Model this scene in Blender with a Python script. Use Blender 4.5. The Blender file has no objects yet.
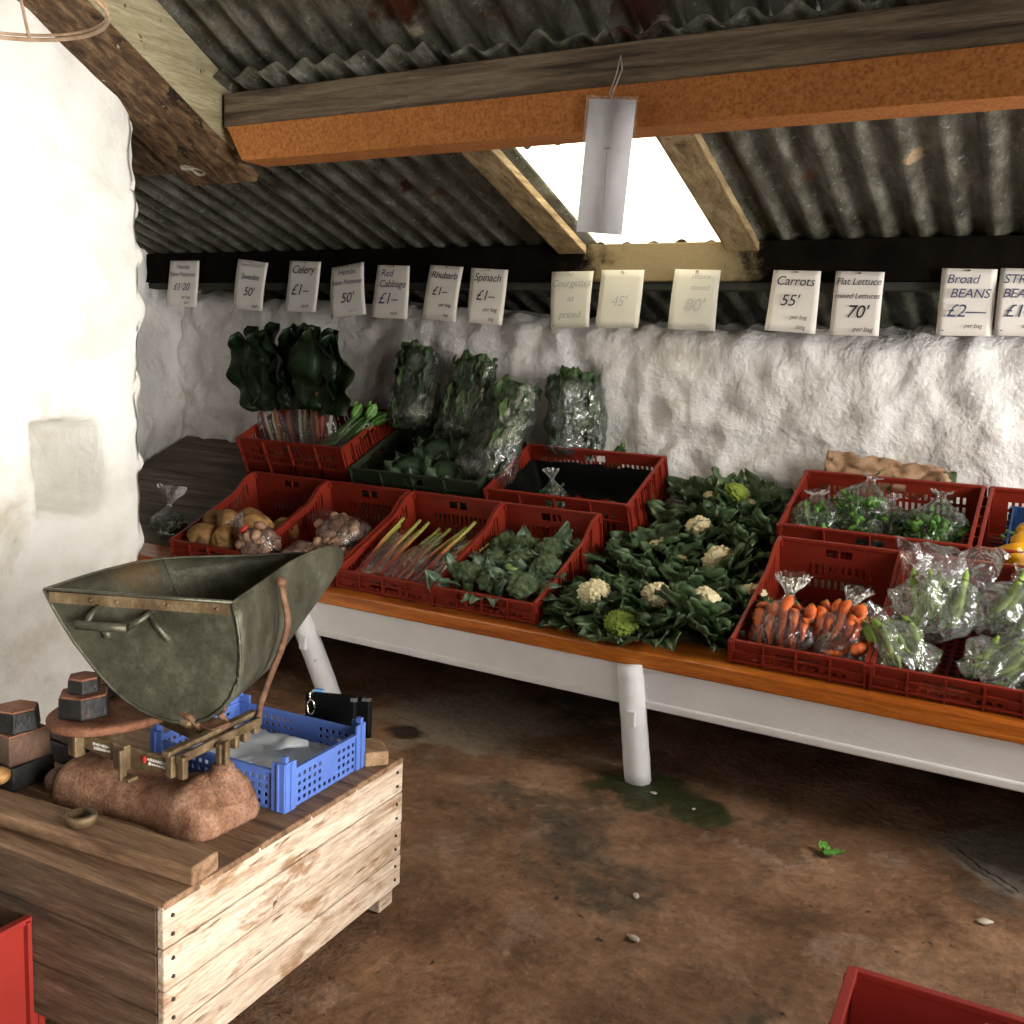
import bpy, math, random
from mathutils import Vector, Matrix, noise, Euler
R = math.radians
V = Vector
rnd = random.Random(7)
SC = bpy.context.scene
COL = SC.collection

# ------------------------------------------------------------------ materials
def new_mat(name):
    m = bpy.data.materials.new(name); m.use_nodes = True
    nt = m.node_tree; nt.nodes.clear()
    out = nt.nodes.new('ShaderNodeOutputMaterial')
    return m, nt, out

class NB:
    def __init__(s, nt): s.nt = nt
    def n(s, t, **k):
        x = s.nt.nodes.new('ShaderNode' + t)
        for a, b in k.items(): setattr(x, a, b)
        return x
    def l(s, a, b): s.nt.links.new(a, b)
    def coords(s, stretch=(1, 1, 1), geo=False):
        if geo:
            g = s.n('NewGeometry'); src = g.outputs['Position']
        else:
            g = s.n('TexCoord'); src = g.outputs['Object']
        mp = s.n('Mapping'); mp.inputs['Scale'].default_value = stretch
        s.l(src, mp.inputs['Vector']); return mp.outputs[0]
    def noise(s, vec, scale, detail=5, rough=.6, dist=0):
        x = s.n('TexNoise'); x.inputs['Scale'].default_value = scale; x.inputs['Detail'].default_value = detail
        x.inputs['Roughness'].default_value = rough; x.inputs['Distortion'].default_value = dist
        s.l(vec, x.inputs['Vector']); return x.outputs['Fac']
    def ramp(s, fac, stops):
        r = s.n('ValToRGB'); e = r.color_ramp.elements
        while len(e) > 1: e.remove(e[-1])
        for i, (p, c) in enumerate(stops):
            q = e[0] if i == 0 else e.new(p)
            q.position = p; q.color = (*c, 1) if len(c) == 3 else c
        s.l(fac, r.inputs[0]); return r.outputs[0]
    def step(s, fac, a, b):
        m = s.n('MapRange'); m.inputs[1].default_value = a; m.inputs[2].default_value = b
        m.interpolation_type = 'SMOOTHSTEP'
        s.l(fac, m.inputs[0]); return m.outputs[0]
    def math(s, op, a, b=None):
        m = s.n('Math', operation=op)
        for i, x in enumerate((a, b)):
            if x is None: continue
            if isinstance(x, (int, float)): m.inputs[i].default_value = x
            else: s.l(x, m.inputs[i])
        return m.outputs[0]
    def mix(s, fac, a, b):
        m = s.n('Mix', data_type='RGBA')
        if isinstance(fac, (int, float)): m.inputs[0].default_value = fac
        else: s.l(fac, m.inputs[0])
        for i, x in ((6, a), (7, b)):
            if isinstance(x, tuple): m.inputs[i].default_value = (*x, 1)
            else: s.l(x, m.inputs[i])
        return m.outputs[2]

def M(name, cols, scale=5, rough=.6, bump=0, bscale=60, metal=0, stretch=(1, 1, 1), detail=6, dist=0,
      overlays=(), spots=(), geo=False, attr=None, sss=0, rvar=0, coat=0, lo=.32, hi=.68, bdetail=6, spec=.35, fine=0, bdist=.01):
    """procedural surface: cols ramped over noise, overlays = (scale, a, b, colour, stretch), spots = (centre, radius, colour, ragged)"""
    m, nt, out = new_mat(name); b = NB(nt)
    p = b.n('BsdfPrincipled'); b.l(p.outputs[0], out.inputs[0])
    vec = b.coords(stretch, geo); raw = b.coords((1, 1, 1), geo)
    f = b.noise(vec, scale, detail, .62, dist)
    n = len(cols)
    c = b.ramp(f, [(lo + (hi - lo) * i / max(1, n - 1), cols[i]) for i in range(n)])
    for ov in overlays:
        sc, a, bb, colr = ov[:4]; st = ov[4] if len(ov) > 4 else (1, 1, 1)
        fv = b.noise(b.coords(st, geo), sc, 7, .65, .3)
        c = b.mix(b.step(fv, a, bb), c, colr)
    for (ce, ra, colr, rag) in spots:
        d = b.n('VectorMath', operation='DISTANCE'); b.l(raw, d.inputs[0]); d.inputs[1].default_value = ce
        nn = b.math('MULTIPLY', b.math('SUBTRACT', b.noise(raw, rag, 5, .6), .5), ra * 1.8)
        dd = b.math('ADD', d.outputs['Value'], nn)
        c = b.mix(b.step(dd, ra, ra * .55), c, colr)
    if attr:
        at = b.n('Attribute', attribute_name='rib')
        c = b.mix(at.outputs['Fac'], c, attr)
    if fine:
        fv = b.noise(vec, scale * 9, 6, .75); mr2 = b.n('MapRange'); b.l(fv, mr2.inputs[0])
        mr2.inputs[1].default_value = .3; mr2.inputs[2].default_value = .7; mr2.inputs[3].default_value = 1 - fine; mr2.inputs[4].default_value = 1 + fine * .6
        vm = b.n('VectorMath', operation='SCALE'); b.l(c, vm.inputs[0]); b.l(mr2.outputs[0], vm.inputs['Scale']); c = vm.outputs[0]
    b.l(c, p.inputs['Base Color'])
    p.inputs['Metallic'].default_value = metal; p.inputs['Specular IOR Level'].default_value = spec
    if rvar:
        r = b.noise(raw, 6, 4); mr = b.n('MapRange'); b.l(r, mr.inputs[0])
        mr.inputs[1].default_value = .35; mr.inputs[2].default_value = .65
        mr.inputs[3].default_value = max(.05, rough - rvar); mr.inputs[4].default_value = min(1, rough + rvar)
        b.l(mr.outputs[0], p.inputs['Roughness'])
    else: p.inputs['Roughness'].default_value = rough
    if coat:
        p.inputs['Coat Weight'].default_value = coat; p.inputs['Coat Roughness'].default_value = .2
    if sss:
        p.inputs['Subsurface Weight'].default_value = sss; p.inputs['Subsurface Radius'].default_value = (.02, .012, .006)
        p.inputs['Subsurface Scale'].default_value = .5
    if bump:
        bn = b.n('Bump'); bn.inputs['Strength'].default_value = bump; bn.inputs['Distance'].default_value = bdist
        b.l(b.noise(vec, bscale, bdetail, .6), bn.inputs['Height']); b.l(bn.outputs[0], p.inputs['Normal'])
    return m

def film_mat(name, tint=(1, 1, 1), gloss=.22, milk=.06, rough=.16):
    m, nt, out = new_mat(name); b = NB(nt)
    tr = b.n('BsdfTransparent'); tr.inputs[0].default_value = (*tint, 1)
    gl = b.n('BsdfGlossy'); gl.inputs[0].default_value = (1, 1, 1, 1); gl.inputs[1].default_value = rough
    df = b.n('BsdfDiffuse'); df.inputs[0].default_value = (.85, .87, .88, 1)
    bn = b.n('Bump'); bn.inputs['Strength'].default_value = .9; bn.inputs['Distance'].default_value = .012
    vec = b.coords(); b.l(b.noise(vec, 26, 3, .55, 1.2), bn.inputs['Height'])
    b.l(bn.outputs[0], gl.inputs['Normal']); b.l(bn.outputs[0], df.inputs['Normal'])
    fr = b.n('Fresnel'); fr.inputs[0].default_value = 1.5; b.l(bn.outputs[0], fr.inputs['Normal'])
    f = b.math('ADD', b.math('MULTIPLY', fr.outputs[0], .75), gloss * .12)
    s1 = b.n('MixShader'); s1.inputs[0].default_value = milk; b.l(tr.outputs[0], s1.inputs[1]); b.l(df.outputs[0], s1.inputs[2])
    s2 = b.n('MixShader'); b.l(f, s2.inputs[0]); b.l(s1.outputs[0], s2.inputs[1]); b.l(gl.outputs[0], s2.inputs[2])
    b.l(s2.outputs[0], out.inputs[0]); return m

# ------------------------------------------------------------------ mesh building
class MB:
    def __init__(s): s.v = []; s.f = []; s.a = []; s.sm = []
    def add(s, vs, fs, rib=None, smooth=True):
        k = len(s.v); s.v += [V(x) for x in vs]; s.a += list(rib) if rib is not None else [0.0] * len(vs)
        for f in fs: s.f.append([k + i for i in f]); s.sm.append(smooth)
        return s
    def box(s, c, size, rot=None):
        x, y, z = [q / 2 for q in size]; c = V(c)
        vs = [V((i, j, k)) for i in (-x, x) for j in (-y, y) for k in (-z, z)]
        if rot is not None:
            m = rot if isinstance(rot, Matrix) else Euler(rot).to_matrix()
            vs = [m @ q for q in vs]
        return s.add([c + q for q in vs], [(0, 1, 3, 2), (4, 6, 7, 5), (0, 4, 5, 1), (2, 3, 7, 6), (0, 2, 6, 4), (1, 5, 7, 3)], None, False)
    def box2(s, a, b):
        return s.box([(p + q) / 2 for p, q in zip(a, b)], [abs(q - p) for p, q in zip(a, b)])
    def tube(s, pts, rad, n=8, smooth=True, flat=1.0, up=(0, 0, 1), cap=True, rib=None, ph=0.0):
        pts = [V(p) for p in pts]; m = len(pts)
        if isinstance(rad, (int, float)): rad = [rad] * m
        vs = []; ribs = []
        for i, p in enumerate(pts):
            t = (pts[min(i + 1, m - 1)] - pts[max(i - 1, 0)]).normalized()
            u = V(up)
            if abs(t.dot(u)) > .98: u = V((1, 0, 0)) if abs(t.x) < .9 else V((0, 1, 0))
            a = t.cross(u).normalized(); b = a.cross(t).normalized()
            for j in range(n):
                an = 2 * math.pi * j / n + ph
                vs.append(p + a * math.cos(an) * rad[i] + b * math.sin(an) * rad[i] * flat)
                ribs.append(rib[i] if rib else 0)
        fs = [(i * n + j, i * n + (j + 1) % n, (i + 1) * n + (j + 1) % n, (i + 1) * n + j) for i in range(m - 1) for j in range(n)]
        if cap: fs += [tuple(range(n))[::-1], tuple((m - 1) * n + j for j in range(n))]
        return s.add(vs, fs, ribs, smooth)
    def bar(s, a, b, w, h, up=(0, 0, 1)):
        a = V(a); b = V(b); t = (b - a).normalized(); u = V(up)
        x = t.cross(u).normalized(); y = x.cross(t).normalized()
        vs = [p + x * i * w / 2 + y * j * h / 2 for p in (a, b) for i, j in ((-1, -1), (1, -1), (1, 1), (-1, 1))]
        return s.add(vs, [(0, 1, 2, 3), (7, 6, 5, 4), (0, 4, 5, 1), (1, 5, 6, 2), (2, 6, 7, 3), (3, 7, 4, 0)], None, False)
    def loft(s, rings, closed=True, cap=True, smooth=True, rib=None):
        n = len(rings[0]); vs = [p for r in rings for p in r]
        k = n if closed else n - 1
        fs = [(i * n + j, i * n + (j + 1) % n, (i + 1) * n + (j + 1) % n, (i + 1) * n + j) for i in range(len(rings) - 1) for j in range(k)]
        if cap: fs += [tuple(range(n))[::-1], tuple((len(rings) - 1) * n + j for j in range(n))]
        return s.add(vs, fs, rib, smooth)
    def lathe(s, prof, c=(0, 0, 0), n=24, smooth=True, ph=0.0, sx=1, sy=1):
        c = V(c)
        rings = [[c + V((r * sx * math.cos(2 * math.pi * j / n + ph), r * sy * math.sin(2 * math.pi * j / n + ph), z)) for j in range(n)] for r, z in prof]
        return s.loft(rings, True, True, smooth)
    def ico(s, c, rad, sub=3, fn=None, rot=None):
        vs, fs = ICO(sub); c = V(c); o = []
        for q in vs:
            d = q.copy(); k = fn(d) if fn else 1
            p = V((d.x * rad[0], d.y * rad[1], d.z * rad[2])) * k if not isinstance(rad, (int, float)) else d * rad * k
            if rot is not None: p = rot @ p
            o.append(c + p)
        return s.add(o, fs)
    def xform(s, m):
        s.v = [m @ q for q in s.v]; return s
    def merge(s, o, m=None):
        k = len(s.v); s.v += [(m @ q if m is not None else q.copy()) for q in o.v]; s.a += o.a
        s.f += [[k + i for i in f] for f in o.f]; s.sm += o.sm; return s
    def mesh(s, name, mat, origin=(0, 0, 0)):
        o = V(origin); me = bpy.data.meshes.new(name)
        me.from_pydata([tuple(q - o) for q in s.v], [], s.f)
        me.polygons.foreach_set('use_smooth', s.sm)
        if any(s.a):
            at = me.attributes.new('rib', 'FLOAT', 'POINT'); at.data.foreach_set('value', s.a)
        me.materials.append(mat); me.update(); return me
    def build(s, name, mat, parent=None, origin=None, bevel=0, solid=0, sub=0, kind=None):
        if origin is None: origin = parent['o_'] if parent is not None and 'o_' in parent else (0, 0, 0)
        ob = bpy.data.objects.new(name, s.mesh(name, mat, origin)); COL.objects.link(ob)
        if parent is not None: ob.parent = parent
        else: ob.location = origin
        if solid:
            q = ob.modifiers.new('solid', 'SOLIDIFY'); q.thickness = abs(solid); q.offset = -1 if solid > 0 else 1
        if bevel:
            q = ob.modifiers.new('bevel', 'BEVEL'); q.width = bevel; q.segments = 2; q.limit_method = 'ANGLE'
        if sub:
            q = ob.modifiers.new('sub', 'SUBSURF'); q.levels = q.render_levels = sub
        if kind: ob['kind'] = kind
        return ob

_ico = {}
def ICO(sub):
    if sub not in _ico:
        import bmesh
        bm = bmesh.new(); bmesh.ops.create_icosphere(bm, subdivisions=sub, radius=1)
        bm.verts.ensure_lookup_table()
        _ico[sub] = ([v.co.copy() for v in bm.verts], [[v.index for v in f.verts] for f in bm.faces]); bm.free()
    return _ico[sub]

ORG = {}
def empty(name, loc, label, cat, group=None):
    o = bpy.data.objects.new(name, None); COL.objects.link(o); o.location = loc
    o.empty_display_size = .05; tag(o, label, cat, group); ORG[o.name] = tuple(loc); return o
def tag(o, label=None, cat=None, group=None, kind=None):
    if label: o['label'] = label
    if cat: o['category'] = cat
    if group: o['group'] = group
    if kind: o['kind'] = kind
    return o
def part(mb, name, mat, root, **k):
    k.setdefault('origin', ORG.get(root.name, tuple(root.location))); return mb.build(name, mat, root, **k)
def struct(mb, name, mat, **k):
    o = mb.build(name, mat, None, **k); o['kind'] = 'structure'; return o
def clone(o, m=None, label=None, group=None, keep=False):
    c = o.copy(); COL.objects.link(c)
    for ch in o.children:
        d = ch.copy(); COL.objects.link(d); d.parent = c
        for g in ch.children:
            e = g.copy(); COL.objects.link(e); e.parent = d
    if m is not None: c.matrix_world = m
    if label: c['label'] = label
    if group: c['group'] = group
    return c
class Maker:
    """builds the first of a kind at once and hands out copies afterwards"""
    def __init__(s, fn): s.fn = fn; s.first = {}; s.used = set()
    def __call__(s, m, label, group=None, var=0, **k):
        if var not in s.first: s.first[var] = s.fn(var, **k)
        o = s.first[var]
        if var in s.used: o = clone(o)
        s.used.add(var)
        o.matrix_world = m; o['label'] = label
        if group: o['group'] = group
        elif 'group' in o: del o['group']
        return o
def T(x, y, z, rx=0, ry=0, rz=0, s=1):
    return Matrix.Translation((x, y, z)) @ Euler((R(rx), R(ry), R(rz))).to_matrix().to_4x4() @ Matrix.Scale(s, 4)
def fbm(p, s, o=4): return noise.fractal(V(p) * s, 1.0, 2.0, o)
def sst(a, b, x):
    t = max(0, min(1, (x - a) / (b - a))); return t * t * (3 - 2 * t)

# palette -----------------------------------------------------------
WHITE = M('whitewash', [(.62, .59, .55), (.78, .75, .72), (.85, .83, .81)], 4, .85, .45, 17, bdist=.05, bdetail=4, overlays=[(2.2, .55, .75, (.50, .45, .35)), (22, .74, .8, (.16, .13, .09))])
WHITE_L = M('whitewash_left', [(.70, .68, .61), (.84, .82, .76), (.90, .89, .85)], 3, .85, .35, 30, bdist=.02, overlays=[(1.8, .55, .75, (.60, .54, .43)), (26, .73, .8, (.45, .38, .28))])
DARKWALL = M('unseen_wall_dark', [(.05, .04, .03), (.12, .10, .08), (.2, .17, .13)], 5, .85, .6, 20)  # dark tone given to the unseen walls to hold down bounced light
FLOOR = M('floor_concrete', [(.085, .043, .022), (.215, .115, .062), (.34, .20, .118)], 3.2, .55, .8, 38, detail=9, rvar=.18, lo=.3, hi=.7,
          fine=.45, spec=.2, overlays=[(1.1, .52, .62, (.085, .062, .042)), (4.5, .56, .66, (.26, .165, .11)), (30, .64, .70, (.30, .20, .135)), (70, .70, .74, (.5, .42, .33)), (22, .64, .70, (.035, .02, .012))],
          spots=[((-1.78, 2.95, 0), .40, (.27, .21, .15), 5), ((-1.90, 2.68, 0), .085, (.05, .032, .02), 9), ((-1.02, 2.74, 0), .19, (.035, .038, .013), 8),
                 ((-.84, 2.68, 0), .13, (.04, .042, .016), 9), ((.05, 2.95, 0), .28, (.22, .185, .15), 6)])
IRON = M('corrugated_iron', [(.045, .041, .027), (.12, .113, .083), (.25, .245, .20)], 9, .42, .35, 55, metal=.3, fine=.45, detail=9, rvar=.15, geo=True, stretch=(2.2, .7, 1),
         overlays=[(38, .60, .68, (.30, .33, .33)), (5, .63, .72, (.10, .055, .025)), (60, .72, .77, (.5, .52, .5))],
         spots=[((-2.33, 3.22, 1.94), .045, (.06, .016, .007), 22), ((-.82, 3.32, 1.91), .035, (.20, .07, .03), 26), ((-.49, 3.21, 1.94), .04, (.45, .32, .2), 28),
                ((-.81, 3.66, 1.80), .025, (.45, .38, .3), 30), ((-1.82, 2.42, 2.28), .09, (.07, .02, .009), 24), ((-1.80, 2.50, 2.24), .035, (.45, .38, .26), 30), ((-1.86, 2.3, 2.35), .05, (.42, .35, .24), 26),
                ((-1.12, 2.54, 2.22), .09, (.07, .02, .009), 22), ((-1.07, 2.60, 2.19), .035, (.6, .5, .38), 26), ((-1.2, 2.62, 2.16), .03, (.12, .04, .02), 26)])
def wood(name, cols, grain='x', scale=3, rough=.65, bump=.35, ov=(), coat=0, dist=.6, spots=()):
    st = {'x': (1, 14, 14), 'y': (14, 1, 14), 'z': (14, 14, 1)}[grain]
    return M(name, cols, scale, rough, bump, 6, stretch=st, detail=8, dist=dist, overlays=list(ov), coat=coat, geo=True, bdetail=8, spots=spots, fine=.45, spec=.25)
OLDWOOD = wood('old_timber', [(.05, .035, .022), (.16, .115, .075), (.26, .2, .14)], 'x', 2.2, ov=[(9, .68, .74, (.03, .016, .008))])
RAFTW = wood('painted_rafter', [(.30, .25, .14), (.44, .38, .23), (.50, .44, .29)], 'y', 1.5, .6, .2, ov=[(12, .63, .68, (.09, .045, .02))])
RAFTB = wood('rotten_rafter', [(.03, .016, .008), (.13, .072, .034), (.30, .19, .10)], 'y', 2.0, .8, .6, ov=[(7, .6, .66, (.025, .014, .008)), (10, .64, .69, (.72, .66, .55))])
FIBRE = M('fibreboard', [(.25, .085, .022), (.42, .155, .042), (.52, .22, .07)], 110, .8, .1, 160, detail=2, spec=.15, lo=.25, hi=.75, overlays=[(2.5, .5, .8, (.30, .10, .026))])
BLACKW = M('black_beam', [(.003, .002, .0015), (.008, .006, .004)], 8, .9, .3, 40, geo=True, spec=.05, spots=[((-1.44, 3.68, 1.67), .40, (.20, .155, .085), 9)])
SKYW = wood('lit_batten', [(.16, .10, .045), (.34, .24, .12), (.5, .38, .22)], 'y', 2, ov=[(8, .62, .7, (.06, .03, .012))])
ORANGE = wood('varnished_plank', [(.24, .05, .007), (.52, .14, .018), (.70, .235, .035)], 'x', 1.6, .28, .1, coat=.5, ov=[(5, .72, .78, (.06, .015, .004))])
APRON = M('bench_white_paint', [(.74, .72, .71), (.84, .82, .81)], 4, .5, .15, 60, geo=True, overlays=[(7, .66, .78, (.50, .46, .42))])
LEGW = M('leg_white_paint', [(.74, .73, .73), (.86, .85, .86)], 9, .6, .4, 30, overlays=[(14, .66, .72, (.32, .29, .27))])
SHELFW = wood('shelf_boards', [(.04, .028, .018), (.11, .08, .052), (.2, .155, .11)], 'x', 2)
BOXTOP = wood('box_top_boards', [(.09, .048, .025), (.22, .125, .068), (.34, .21, .125)], 'x', 2.0, .7, .5, ov=[(9, .66, .74, (.05, .025, .012))])
BOXF = wood('box_front_boards_shaded', [(.045, .026, .015), (.115, .068, .04), (.20, .125, .08)], 'x', 2.2, .75, .5, ov=[(2.2, .56, .70, (.09, .045, .024), (2, 4, 9)), (9, .68, .75, (.03, .016, .01))])  # front boards darkened: the shade on this face is put into the colour
BOXS = wood('box_side_boards_lit', [(.33, .22, .14), (.56, .43, .32), (.70, .58, .46)], 'y', 2.0, .7, .45, ov=[(2.2, .52, .66, (.30, .18, .10), (3, 2.5, 9)), (5, .60, .68, (.17, .09, .045), (3, 1.2, 9)), (10, .70, .76, (.12, .06, .03))])  # side boards paled: the light they face is put into the colour, over real stains
def plastic(name, c, rough=.38, dirt=(.05, .02, .015)):
    return M(name, [tuple(x * .8 for x in c), c], 7, rough, .08, 120, overlays=[(9, .68, .85, dirt)])
RED = plastic('red_crate_plastic', (.245, .024, .011)); RED2 = plastic('bright_red_plastic', (.30, .028, .02), .35, (.25, .08, .06))
BLUE = plastic('blue_tray_plastic', (.10, .18, .52), .4, (.2, .3, .6)); NAVY = plastic('navy_punnet', (.02, .05, .13)); BLACKP = M('black_plastic', [(.002, .002, .002), (.004, .004, .004)], 7, .6, .1, 60, spec=.08)
DKGREEN = plastic('dark_green_tray', (.03, .042, .022), .5)
FILM = film_mat('clear_film', milk=.03); FILM2 = film_mat('milky_film', (.98, .98, .98), .7, .10, .12); FILM3 = film_mat('leafy_film', (.93, .98, .92), .5, .04, .14)
LAMIN = film_mat('laminate', (1, 1, .97), .2, .12, .1)
def leafmat(name, cols, rib, rough=.42, scale=14): return M(name, cols, scale, rough, .35, 60, attr=rib, detail=5)
L_CAULI = leafmat('cauliflower_leaf', [(.018, .036, .012), (.042, .078, .026), (.11, .165, .07)], (.40, .48, .28), .45)
L_CHARD = leafmat('chard_leaf', [(.003, .008, .003), (.007, .018, .006), (.014, .032, .010)], (.022, .04, .014))
L_SPIN = leafmat('spinach_leaf', [(.016, .036, .010), (.040, .078, .022), (.085, .14, .05)], (.10, .17, .06))
L_SALAD = leafmat('salad_leaf', [(.03, .09, .012), (.08, .22, .03), (.16, .36, .06)], (.3, .45, .15))
L_DARK = leafmat('dark_salad_leaf', [(.02, .03, .01), (.04, .08, .015), (.08, .05, .025)], (.2, .25, .1))
L_BROC = leafmat('broccoli_leaf', [(.05, .085, .05), (.10, .155, .095), (.17, .24, .16)], (.32, .40, .28))
CURD = M('cauliflower_curd', [(.66, .54, .30), (.86, .77, .50)], 30, .7, .6, 160, sss=.1, attr=(.42, .36, .12)); CURDG = M('green_curd', [(.16, .24, .03), (.30, .38, .06)], 30, .7, .9, 160)
BROC = M('broccoli_head', [(.04, .06, .025), (.095, .135, .06), (.18, .235, .12)], 40, .75, 1.0, 240); STALK = M('broccoli_stalk', [(.22, .34, .13), (.32, .44, .2)], 20, .5)
SPROUT = M('pale_sprout', [(.35, .52, .14), (.5, .65, .25)], 30, .6)
POT = M('potato_skin', [(.16, .075, .022), (.33, .17, .055), (.52, .30, .11)], 8, .62, .3, 60, fine=.25, overlays=[(8, .52, .66, (.11, .05, .02)), (45, .70, .76, (.09, .04, .02))])
POTS = M('small_potato_skin', [(.20, .095, .06), (.36, .20, .125), (.46, .29, .19)], 12, .5, .3, 90, overlays=[(14, .62, .72, (.24, .10, .07))])
CARROT = M('carrot_skin', [(.52, .085, .016), (.72, .16, .03)], 14, .45, .5, 30, stretch=(1, 1, 5)); CARTOP = M('carrot_crown', [(.10, .13, .03), (.22, .24, .06)], 30, .7)
POD = M('bean_pod_skin', [(.17, .27, .04), (.33, .45, .10)], 14, .45, .2, 60, overlays=[(20, .68, .76, (.07, .08, .02))])
RHUB = M('rhubarb_skin', [(.36, .035, .025), (.44, .09, .05)], 16, .4, .3, 40, stretch=(4, 4, 1), attr=(.34, .38, .09))
CELERY = M('celery_skin', [(.12, .22, .06), (.28, .4, .15)], 16, .4, .3, 40, stretch=(4, 4, 1), attr=(.05, .13, .03))
CABB = leafmat('cabbage_leaf', [(.028, .05, .026), (.05, .085, .045), (.08, .12, .07)], (.2, .26, .16), .55)
YEL = M('yellow_squash_skin', [(.78, .33, .01), (.9, .48, .015)], 5, .28, .1, 40); STEMG = M('green_stem', [(.05, .12, .02), (.12, .22, .05)], 20, .5)
PAPER = M('white_tag_card', [(.74, .69, .63), (.80, .76, .70)], 5, .8)
def paper_mat(name, c, tr):
    m, nt, out = new_mat(name); b = NB(nt); d = b.n('BsdfDiffuse'); t = b.n('BsdfTranslucent'); x = b.n('MixShader'); x.inputs[0].default_value = tr
    col = b.ramp(b.noise(b.coords(), 5, 3), [(.3, tuple(q * .95 for q in c)), (.7, c)])
    for q in (d, t): b.l(col, q.inputs[0])
    b.l(d.outputs[0], x.inputs[1]); b.l(t.outputs[0], x.inputs[2]); b.l(x.outputs[0], out.inputs[0]); return m
PAPERW = paper_mat('bright_card', (.86, .84, .88), .42)
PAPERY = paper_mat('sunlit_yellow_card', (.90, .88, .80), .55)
INKB = M('blue_ink', [(.035, .045, .11), (.05, .06, .14)], 5, .6); INK = M('black_ink', [(.012, .011, .014), (.02, .02, .022)], 5, .6); INKF = M('faded_ink', [(.36, .36, .36), (.46, .45, .44)], 5, .7)
ZINC = M('dull_scoop_metal', [(.050, .045, .028), (.095, .092, .063), (.17, .165, .12)], 9, .5, .3, 60, metal=.5, fine=.3, detail=9, rvar=.12, geo=True,
         overlays=[(3.5, .58, .74, (.15, .10, .05)), (60, .74, .79, (.5, .48, .4)), (18, .66, .74, (.05, .048, .034))])
BRASS = M('tarnished_brass', [(.055, .034, .015), (.13, .085, .043), (.25, .18, .10)], 14, .5, .4, 60, metal=.35, geo=True, overlays=[(9, .62, .74, (.17, .07, .035))])
RUST = M('rusty_cast_iron', [(.12, .055, .030), (.245, .125, .075), (.38, .22, .145)], 20, .9, .6, 190, detail=10, geo=True, fine=.5, spec=.15, overlays=[(150, .58, .66, (.15, .062, .034)), (170, .70, .74, (.5, .4, .32)), (7, .56, .70, (.17, .07, .035))])
RUSTP = M('rusty_plate', [(.09, .032, .016), (.20, .082, .044), (.30, .15, .09)], 10, .8, .5, 90, detail=8, geo=True, fine=.4, spec=.2)
RODM = M('rusty_rod', [(.05, .02, .01), (.12, .055, .028), (.22, .12, .07)], 30, .7, .4, 80, geo=True)
BLACKI = M('black_iron_weight', [(.007, .0065, .006), (.028, .025, .024)], 14, .5, .4, 70, spec=.25, fine=.3, geo=True, overlays=[(7, .60, .72, (.14, .06, .035))])
BROWNI = M('brown_iron_weight', [(.05, .024, .014), (.12, .065, .04)], 12, .6, .5, 70, geo=True, overlays=[(7, .58, .7, (.04, .025, .02))])
LEATH = M('black_leather', [(.002, .002, .002), (.004, .004, .004)], 20, .5, .15, 150, spec=.12)
STEEL = M('bright_steel', [(.55, .5, .42), (.75, .7, .62)], 20, .25, metal=.9)
BROWNP = M('brown_printed_paper', [(.30, .17, .09), (.46, .30, .18)], 9, .8, .6, 20, overlays=[(9, .52, .56, (.05, .08, .035)), (16, .60, .64, (.5, .30, .2)), (30, .62, .66, (.12, .06, .03))])
CANE = M('pale_cane', [(.36, .22, .12), (.55, .4, .26)], 40, .6, .3, 90); STRING = M('grey_string', [(.35, .33, .3), (.5, .48, .44)], 40, .8)
REDTAPE = M('red_tape', [(.6, .03, .02), (.65, .05, .03)], 5, .4); YTAG = M('yellow_sticker', [(.7, .6, .05), (.75, .65, .1)], 5, .4); BLUEC = M('blue_clip', [(.1, .3, .6), (.15, .35, .65)], 5, .4)

# ------------------------------------------------------------------ the room
BH, BY, WY = .415, 2.79, 3.95           # bench front edge height and depth, back wall depth
T12, T25 = math.tan(R(12)), math.tan(R(25))
def bench_z(y): return BH + (y - BY) * T12 if y < 3.36 else BH + (3.36 - BY) * T12 + (y - 3.36) * T25

def grid(mb, fn, us, vs_, rib=None):
    nu, nv = len(us), len(vs_)
    mb.add([fn(u, v) for u in us for v in vs_], [(i * nv + j, i * nv + j + 1, (i + 1) * nv + j + 1, (i + 1) * nv + j) for i in range(nu - 1) for j in range(nv - 1)])
    return mb
def lin(a, b, n): return [a + (b - a) * i / (n - 1) for i in range(n)]
def lumps(p, a=1.0):
    p = V(p); q = p + V((noise.noise(p * 3), noise.noise(p * 3 + V((9, 2, 1))), noise.noise(p * 3 + V((3, 7, 5))))) * .08
    d = noise.voronoi(q * 7.0)[0][0]
    return a * (.024 * (1 - min(1, d * 1.6)) + .034 * noise.noise(p * 2.0) + .016 * (1 - 2.5 * abs(noise.noise(q * 5.5))) + .009 * noise.noise(p * 12) + .004 * noise.noise(p * 26))

def rz(y): return 1.785 + (3.7 - y) * .325
# floor
f = MB(); grid(f, lambda x, y: V((x, y, .008 * fbm((x, y, 0), 1.6) + .003 * fbm((x, y, 3), 14))), lin(-4.5, 1.7, 200), lin(-1.6, 4.1, 190))
struct(f, 'floor', FLOOR)
# crack and small debris on the floor
cr = MB(); pts = []
x, y = -.15, 2.88
for i in range(14):
    pts.append((x, y, .006)); x += .0125 + rnd.uniform(-.004, .006); y += -.009 + rnd.uniform(-.012, .010)
cr.tube(pts, [.001 + .0035 * abs(math.sin(i * 1.7)) for i in range(14)], 4, flat=.4)
tag(cr.build('floor_crack', M('crack_dark', [(.02, .012, .008), (.03, .02, .012)], 5, .9)), 'thin dark crack in the concrete floor at the right edge', 'crack', kind='structure')

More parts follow.
